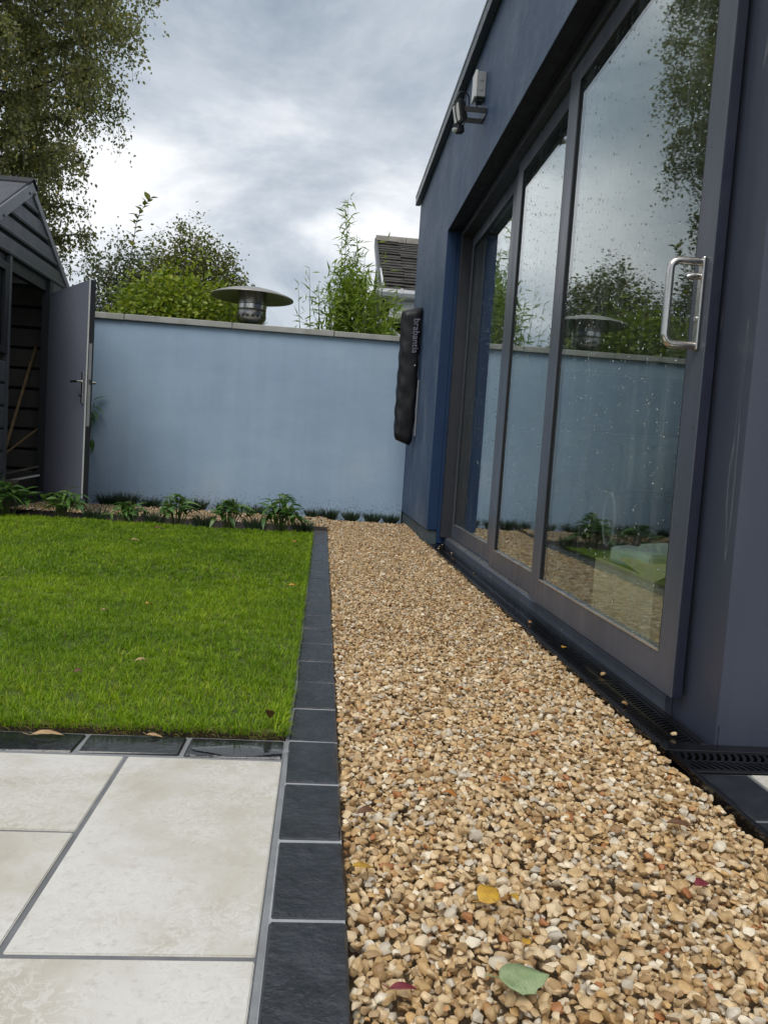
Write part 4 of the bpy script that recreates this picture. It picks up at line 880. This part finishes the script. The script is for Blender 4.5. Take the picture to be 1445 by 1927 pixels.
# --- weeping birch
BX, BY = -5.0, 11.8
bt = thing('birch_tree', 'tall weeping birch tree rising behind the shed at upper left', 'tree', (BX, BY, -.075))
prof_r = [(2.6, 1.0), (3.5, 1.4), (4.4, 1.65), (5.2, 1.95), (6.0, 2.3), (6.9, 2.38), (7.8, 2.22), (8.7, 2.0), (9.5, 1.1), (10.3, .3)]
tk = [(BX+.12*math.sin(z_*.7), BY+.1*math.cos(z_*.5)-.1, z_) for z_ in np.linspace(-.08, 9.9, 16)]
MB().tube(tk, [.17*(1-z_/9.6)+.012 for z_ in np.linspace(0, 9.0, 16)], 10).build('trunk', M['birch_bark'], bt, smooth=True)
limb = MB(); twig = MB(); LP = []
for i in range(96):
    z0 = 2.9+6.6*(i/95)**.9; az = i*2.39996+random.uniform(-.3, .3)
    rise = random.uniform(.25, .75); z_end = z0+rise; R_ = interp(z_end-.2, prof_r)*random.uniform(.72, 1.05)
    p0 = Vector((BX+.12*math.sin(z0*.7), BY+.1*math.cos(z0*.5)-.1, z0)); dr_ = Vector((math.cos(az), math.sin(az), 0))
    pts = [p0+dr_*(R_*t)+Vector((0, 0, rise*(1.9*t-.95*t*t)))+Vector((random.gauss(0, .03), random.gauss(0, .03), 0)) for t in np.linspace(0, 1, 7)]
    limb.tube(pts, [.042*(1-t*.85)*(1-z0/14) for t in np.linspace(0, 1, 7)], 5)
    nt_ = int(17+15*R_)
    for j in range(nt_):
        t = random.uniform(.22, 1.0); a = t*6; k_ = min(int(a), 5); b0 = pts[k_].lerp(pts[k_+1], a-k_)
        side = Vector((random.gauss(0, 1), random.gauss(0, 1), 0)).normalized()*random.uniform(.15, .55)
        Lt = random.uniform(.35, 1.05); tp = [b0]
        for s in range(1, 6):
            u_ = s/5; tp.append(b0+side*(u_**.7)*Lt*.55+dr_*.12*u_+Vector((0, 0, .10*math.sin(u_*2.2)-Lt*u_*u_*.85)))
        if j % 3 == 0: twig.tube(tp[::2]+[tp[-1]], [.005, .004, .003, .002], 3, cap=False)
        nl = int(50*Lt)
        for q in range(nl):
            u_ = random.uniform(.1, 1)*5; k2 = min(int(u_), 4); c_ = tp[k2].lerp(tp[k2+1], u_-k2)
            LP.append(c_+Vector((random.gauss(0, .065), random.gauss(0, .065), random.gauss(0, .05))))
limb.build('limbs', M['bark'], bt, smooth=True); twig.build('twigs', M['bark'], bt)
leaf_cloud('crown', np.array([q[:] for q in LP]), .058, M['birch_leaf'], bt, .7, .5, aspect=1.15)

def shrub(name, label, c, rx, ry, z0, z1, nstem, per, size, lm, group='shrubs behind the wall', shape=None, jit=.07, droop=.1, cat='shrub', aspect=1.0, up=.75, rnd=.75):
    t_ = thing(name, label, cat, (c[0], c[1], -.075), group); st = MB(); P = []
    for i in range(nstem):
        a = random.uniform(0, 2*math.pi); rr_ = math.sqrt(random.random()); ex, ey = math.cos(a)*rr_, math.sin(a)*rr_
        top = z0+(z1-z0)*(1-rnd*rr_**2.2)*random.uniform(up, 1.04)
        if shape: top = min(top, shape(c[0]+ex*rx)*random.uniform(.86, 1.03))
        b0 = Vector((c[0]+ex*rx*.35, c[1]+ey*ry*.35, -.07)); e0 = Vector((c[0]+ex*rx, c[1]+ey*ry, top))
        pts = [b0.lerp(e0, t)+Vector((ex*.12, ey*.12, 0))*math.sin(t*math.pi)+Vector((random.gauss(0, .015), random.gauss(0, .015), 0)) for t in np.linspace(0, 1, 6)]
        st.tube(pts, [.010, .008, .006, .004, .003, .001], 4, cap=False)
        for q in range(per):
            u_ = (1-random.random()**1.6*.75)*5; k_ = min(int(u_), 4); p_ = pts[k_].lerp(pts[k_+1], u_-k_)
            sp_ = jit*(1.5-.5*u_/5); P.append(p_+Vector((random.gauss(0, sp_), random.gauss(0, sp_), random.gauss(0, sp_*.7))))
    st.build('stems', M['bark'], t_); leaf_cloud('crown', np.array([q[:] for q in P]), size, M[lm], t_, droop, .55, aspect=aspect); return t_
shrub('leafy_shrub', 'yellow-green leafy shrub showing over the wall left of the heater', (-1.66, 8.95), 1.02, .55, 1.2, 2.66, 260, 90, .062, 'shrub_leaf', jit=.11, up=.72)
shrub('olive_tree', 'taller dark olive bushy tree behind the yellow-green shrub', (-1.92, 10.6), .86, .6, 1.2, 3.62, 330, 190, .05, 'olive_leaf', jit=.075, cat='tree', up=.62, rnd=.5)
shrub('grey_shrub', 'loose grey-green shrub beside the open shed door, above the wall', (-2.5, 9.7), .72, .5, 1.4, 3.12, 200, 120, .048, 'grey_leaf', jit=.075, up=.62)
cs = thing('climber_shoot', 'single tall leafy shoot sticking up against the sky above the shrubs', 'climber', (-2.3, 9.15, -.075))
pts = smooth_path([(-2.32, 9.15, -.07), (-2.36, 9.15, 1.6), (-2.33, 9.15, 2.5), (-2.29, 9.15, 2.85), (-2.25, 9.15, 3.15), (-2.13, 9.15, 3.36)], 6)
MB().tube(pts, [.009*(1-i/len(pts)*.8) for i in range(len(pts))], 5).build('stem', M['bark'], cs, smooth=True)
def leaf_mesh(name, L_, W_, mat, curl=.25, fold=.2, seg=5):
    vs, fs = [], []
    for i in range(seg+1):
        t = i/seg; wd = W_*.5*math.sin(math.pi*min(1, t**.8*.97+.03))**.9 if 0 < i < seg else W_*.03
        x_ = L_*t; z_ = -curl*L_*t*t
        vs += [(x_, -wd, z_+fold*wd), (x_, 0, z_), (x_, wd, z_+fold*wd)]
    for i in range(seg):
        a = i*3; fs += [(a, a+3, a+4, a+1), (a+1, a+4, a+5, a+2)]
    me = bpy.data.meshes.new(name); me.from_pydata(vs, [], fs); me.shade_smooth(); me.materials.append(M[mat]); return me
cl_m = leaf_mesh('leaf', .105, .06, 'olive_leaf', .2, .3, 4)
def place_leaf(me, p, yaw, pitch, roll, s, parent):
    share('leaf', me, parent, Matrix.Translation(p) @ Matrix.Rotation(yaw, 4, 'Z') @ Matrix.Rotation(-pitch, 4, 'Y') @ Matrix.Rotation(roll, 4, 'X') @ Matrix.Scale(s, 4))
for i in range(30):
    t = .55+.45*i/29; a = t*(len(pts)-1); k_ = min(int(a), len(pts)-2); p_ = pts[k_].lerp(pts[k_+1], a-k_)
    if t < .72 and i % 2: continue
    place_leaf(cl_m, p_, i*2.4, random.uniform(.1, .9), random.uniform(-.4, .4), random.uniform(.7, 1.15), cs)
# --- bamboo
bb = thing('bamboo', 'feathery bright green bamboo clump over the wall beside the bungalow', 'bamboo', (.2, 8.6, -.075))
BL = np.array([(0, 0, 0), (.4, .085, .02), (1, 0, -.10), (.4, -.085, .02)]); P = []; cu2 = MB()
def culm(x0, y0, x1, y1, zt, nl, spread=.085, lo=.42):
    p0, p1 = Vector((x0, y0, -.07)), Vector((x1, y1, zt)); q = [p0.lerp(p1, t)+Vector((0, 0, 0))+(Vector((x1-x0, y1-y0, 0))*.12*math.sin(t*3)) for t in np.linspace(0, 1, 8)]
    cu2.tube(q, [.009, .0085, .008, .007, .006, .005, .0035, .0015], 5, cap=False)
    for i in range(nl):
        t = lo+(1-lo)*random.random()**.8; a = t*7; k_ = min(int(a), 6); c_ = q[k_].lerp(q[k_+1], a-k_); s = spread*(1.35-t)
        P.append(c_+Vector((random.gauss(0, s), random.gauss(0, s), random.gauss(0, .03))))
for i in range(60):
    x1 = random.gauss(.24, .24); zt = 2.86-.95*abs(x1-.2)-random.uniform(0, .45); culm(.2+(x1-.2)*.45, 8.6+random.gauss(0, .1), x1, 8.6+random.gauss(0, .18), zt, 105)
for x1, zt, nl in ((.10, 3.40, 130), (.06, 3.05, 110), (.24, 2.98, 110), (.32, 2.82, 90), (-.27, 2.62, 34), (-.38, 2.45, 30), (-.16, 2.50, 40), (.50, 2.85, 34), (.46, 2.6, 40), (.56, 3.10, 14)): culm(.2+(x1-.2)*.4, 8.6, x1, 8.62, zt, nl, .06, .5)
cu2.build('culms', M['stem_green'], bb)
n = len(P); leaf_cloud('foliage', np.array([q[:] for q in P]), .115, M['bamboo_leaf'], bb, -.25, .65, proto=BL)

# ================================================================ border plants
bl_m = [leaf_mesh('leaf', .108, .038, 'border_leaf', c_, .35, 4) for c_ in (.2, .45, .75)]
ordn = ['first', 'second', 'third', 'fourth', 'fifth']
def border_plant(x, y, R_, H_, nl, label):
    t_ = thing('border_plant', label, 'plant', (x, y, -.03), 'leafy plants along the lawn edge')
    st = MB(); heads = []
    for i in range(16):
        a = i*2.4+random.uniform(-.4, .4); r_ = R_*.72*math.sqrt((i+.4)/16); h_ = .03+1.15*H_*(1-.62*(r_/R_)**1.5)*random.uniform(.7, 1.0)
        e0 = Vector((x+r_*math.cos(a), y+r_*math.sin(a), h_-.03)); st.tube([(x+.2*r_*math.cos(a), y+.2*r_*math.sin(a), -.05), Vector((x, y, -.03)).lerp(e0, .6)+Vector((0, 0, .01)), e0], [.005, .004, .003], 5); heads.append((e0, a))
    st.build('stems', M['stem_green'], t_)
    for i in range(nl):
        h_, a = heads[i % len(heads)]; dn = random.random()*.07
        place_leaf(random.choice(bl_m), h_-Vector((0, 0, dn)), random.uniform(0, 2*math.pi), random.uniform(-.35, .7), random.uniform(-.5, .5), random.uniform(.7, 1.2)*(R_/.21), t_)
border_plant(-2.34, 5.98, .22, .27, 96, 'large leafy border plant at the far left in front of the shed')
border_plant(-1.95, 6.05, .19, .23, 80, 'leafy border plant below the open shed door')
border_plant(-1.47, 6.06, .17, .18, 74, 'low leafy border plant just right of the shed door')
border_plant(-1.10, 6.08, .18, .24, 80, 'leafy border plant under the left part of the blue wall')
border_plant(-.70, 6.09, .18, .23, 76, 'leafy border plant second from the slate edging')
border_plant(-.30, 6.06, .215, .27, 94, 'broad leafy border plant nearest the end of the slate edging')
def tuft(x, y, R_, H_, n, label, group, z=-.03):
    a = rng.uniform(0, 2*np.pi, n); r_ = R_*np.sqrt(rng.random(n)); b = np.stack([x+r_*np.cos(a)*.5, y+r_*np.sin(a)*.5, np.full(n, z)], -1)
    h_ = H_*rng.uniform(.5, 1.05, n); tip = b+np.stack([r_*np.cos(a)*.8, r_*np.sin(a)*.8, h_], -1)+rng.normal(0, .008, (n, 3)); mid = (b+tip)/2+np.array([0, 0, .012])
    s = np.stack([-np.sin(a*3), np.cos(a*3), 0*a], -1)*.0032
    V = np.stack([b-s*.6, b+s*.6, mid-s, mid+s, tip], 1).reshape(-1, 3); F = (np.array([(0, 1, 3), (0, 3, 2), (2, 3, 4)])[None]+(np.arange(n)*5)[:, None, None]).reshape(-1, 3)
    o = arr_mesh('lavender_tuft', V, F, M['lavender_leaf'], tint=np.repeat(rng.random(n)*.5, 5), origin=(x, y, z)); tag(o, label, 'lavender', group)
for i, (x_, hh) in enumerate(((-2.03, .15), (-1.86, .17), (-1.63, .13), (-1.20, .15), (-.90, .14), (-.64, .12), (-.36, .12))):
    tuft(x_, 7.60, .12, hh, 260, ('lavender tuft at the foot of the blue wall, %s from the shed door' % (['first', 'second', 'third', 'fourth', 'fifth', 'sixth', 'seventh'][i])), 'lavender along the wall')
for i, (x_, hh) in enumerate(((-.06, .12), (.10, .13), (.31, .12), (.52, .12), (.70, .11))):
    tuft(x_, 7.60, .10, hh, 220, ('lavender tuft behind the gravel path, %s from the garden room corner' % (['fifth', 'fourth', 'third', 'second', 'first'][i])), 'lavender along the wall')
for x_, lb in ((-1.72, 'grey lavender tuft between the shed door plant and the low plant'), (-1.28, 'grey lavender tuft right of the low border plant'), (-.90, 'grey lavender tuft in the middle of the border'), (-.50, 'grey lavender tuft left of the broad border plant'), (-.13, 'grey lavender tuft touching the end of the slate edging')):
    tuft(x_, 6.10, .10, .14, 200, lb, 'lavender in the border', -.03)
# climber leaves on the wall behind the shed door
cw = thing('wall_climber', 'small climber with drooping leaves peeping out behind the open shed door', 'climber', (-2.2, 7.7, -.03))
MB().tube([(-2.27, 7.74, -.05), (-2.30, 7.735, .4), (-2.26, 7.735, .75), (-2.24, 7.73, .98)], [.007, .006, .005, .003], 6).build('stem', M['stem_green'], cw)
wl = leaf_mesh('leaf', .13, .045, 'border_leaf', .3, .3, 5)
for x_, z_, ya, pi_ in ((-2.25, .98, .2, .7), (-2.25, .93, -.2, -.1), (-2.24, .90, -.5, -.7), (-2.26, .88, -.2, -1.0), (-2.27, .84, -1.0, -1.1), (-2.22, .93, -.15, -.35), (-2.29, .95, 3.4, .2), (-2.25, .60, -.4, -1.1), (-2.24, .62, -.9, -1.3), (-2.28, .9, -2.2, -.5)): place_leaf(wl, Vector((x_, 7.70, z_)), ya, pi_, random.uniform(-.3, .3), random.uniform(.85, 1.2), cw)
# plant at the left edge of the view
lp = thing('tall_plant', 'tall plant with long green leaves at the left edge beside the shed', 'plant', (-2.50, 5.62, -.03))
MB().tube([(-2.53, 5.62, -.06), (-2.52, 5.62, .5), (-2.50, 5.62, 1.02)], [.008, .007, .003], 6).build('stem', M['stem_green'], lp)
ll = leaf_mesh('leaf', .17, .06, 'border_leaf', .45, .3, 5)
for i in range(22): place_leaf(ll, Vector((-2.52, 5.62, .28+.034*i)), i*2.4, random.uniform(-.2, .6), 0, random.uniform(.7, 1.1), lp)
MB().box(-2.47, -2.435, 5.52, 5.523, .34, .52).build('plant_tag', M['white_plastic'], lp, bevel=.001)
MB().box(-2.455, -2.45, 5.5235, 5.526, -.05, .36).build('tag_stake', M['wood'], lp)

# ================================================================ fallen leaves
def fallen(x, y, z, L_, W_, mat, yaw, label, curl=-.15, fold=.35, pitch=.1, roll=.1, wob=.1):
    seg = 9; vs, fs = [], []; r_ = random.Random(int(abs(x*1000)+y*777))
    for i in range(seg+1):
        t = i/seg; wd = W_*.5*max(.02, math.sin(math.pi*t**.78))**.95*(1+.07*(i % 2)); x_ = L_*(t-.5); zz = curl*L_*(t-.5)**2*2
        wv = wob*W_*.3*math.sin(t*9+r_.uniform(0, 3))
        vs += [(x_, -wd*(1+r_.uniform(-.1, .1)), zz+fold*wd*.6+wv), (x_, -wd*.5, zz+fold*wd*.18), (x_, 0, zz), (x_, wd*.5, zz+fold*wd*.18), (x_, wd*(1+r_.uniform(-.1, .1)), zz+fold*wd*.6-wv)]
    for i in range(seg):
        for q in range(4): a = i*5+q; fs.append((a, a+5, a+6, a+1))
    b0 = len(vs); e_ = L_*.5; vs += [(-e_, -.0007, curl*L_*.5), (-e_, .0007, curl*L_*.5), (-e_*1.5, .0006+.004, curl*L_*.5+.002), (-e_*1.5, -.0006+.004, curl*L_*.5+.002)]; fs.append((b0, b0+1, b0+2, b0+3))
    me = bpy.data.meshes.new('fallen_leaf'); me.from_pydata(vs, [], fs); me.shade_smooth(); me.materials.append(M[mat])
    o = bpy.data.objects.new('fallen_leaf', me); col.objects.link(o); o.location = (x, y, z); o.rotation_euler = (roll, pitch, yaw)
    s_ = o.modifiers.new('thickness', 'SOLIDIFY'); s_.thickness = .0006
    tag(o, label, 'leaf', 'fallen leaves'); return o
G = .017
fallen(.280, .872, .020, .066, .048, 'leaf_pale', .15, 'large pale green leaf on the gravel at the bottom of the view', .12, .10, .05, .10, .06)
fallen(.278, 1.056, .019, .040, .034, 'leaf_yellow', .6, 'bright yellow leaf on the gravel above the pale green leaf', -.2, .3, -.1, .2)
fallen(.100, 1.123, .019, .038, .022, 'leaf_yellow', .2, 'yellow leaf on the gravel right beside the slate edging', -.1, .4, .2, -.2)
fallen(.305, .949, .018, .014, .011, 'leaf_yellow', .6, 'tiny yellow leaf between the green leaf and the bright yellow leaf', 0, .2)
fallen(.312, 1.055, .018, .030, .012, 'leaf_yellow', 1.9, 'narrow yellow leaf curled just right of the bright yellow leaf', -.3, .6, .3)
fallen(.404, 1.462, .018, .034, .020, 'leaf_orange', .4, 'orange leaf half way across the gravel near the patio corner', -.2, .4)
fallen(.272, 1.394, .018, .034, .020, 'leaf_orange', 2.6, 'curled orange leaf on the gravel left of the other orange leaf', -.4, .5)
fallen(.572, 2.371, .018, .040, .024, 'leaf_orange', .9, 'orange leaf on the gravel opposite the nearest door', -.2, .4)
fallen(.116, 1.31, .018, .040, .018, 'leaf_brown', .3, 'dark brown leaf on the gravel close to the edging', -.3, .5)
fallen(.680, 1.293, .018, .050, .018, 'leaf_brown', -.5, 'long brown leaf on the gravel near the right-hand slab', -.3, .5)
fallen(.622, 1.10, .018, .030, .018, 'leaf_red', .4, 'small red leaf on the gravel at lower right', -.2, .4)
fallen(.133, .862, .017, .034, .010, 'leaf_red', .1, 'narrow crimson leaf on the gravel at the bottom left', -.2, .4)
fallen(.471, 4.238, .018, .05, .03, 'leaf_brown', .5, 'dark leaf far along the gravel path', -.2, .4)
fallen(.900, 2.66, .004, .028, .018, 'leaf_yellow', .8, 'small yellow leaf lying on the drain grating', -.2, .3)
fallen(-.545, 1.640, .010, .068, .015, 'leaf_tan', .05, 'tan curled leaf on the black setts at the left', -.15, .6, 0, .2)
fallen(-.325, 1.655, .008, .036, .011, 'leaf_tan', -.1, 'smaller tan leaf on the black setts at the lawn edge', -.1, .5)
fallen(-.086, 1.730, .040, .036, .022, 'leaf_brown', 1.4, 'reddish brown leaf standing in the grass at the lawn corner', -.2, .5, .9)
fallen(-.457, 2.112, .045, .040, .013, 'leaf_tan', .5, 'pale twisted leaf in the middle of the near lawn', -.3, .6)
fallen(-.590, 2.001, .040, .026, .018, 'leaf_brown', .8, 'dark brown leaf in the near lawn', -.3, .5)
fallen(-.600, 2.852, .045, .034, .022, 'leaf_yellow', 1.0, 'yellow leaf in the middle of the lawn', -.3, .5, .4)
fallen(-.718, 2.712, .045, .036, .016, 'leaf_tan', 1.3, 'tan leaf in the lawn left of the yellow one', -.3, .5, .4)
fallen(-1.098, 4.73, .040, .055, .03, 'leaf_tan', .2, 'pale leaf far back on the lawn', -.2, .3)
fallen(-.100, 3.409, .045, .040, .026, 'leaf_yellow', .2, 'yellow leaf on the lawn beside the slate edging', -.2, .3)
fallen(-.145, 5.09, .042, .045, .03, 'leaf_orange', .9, 'orange leaf at the far right corner of the lawn', -.2, .4)
fallen(-1.096, 5.404, .045, .07, .04, 'leaf_brown', .3, 'dark brown leaf at the far edge of the lawn', -.2, .5)
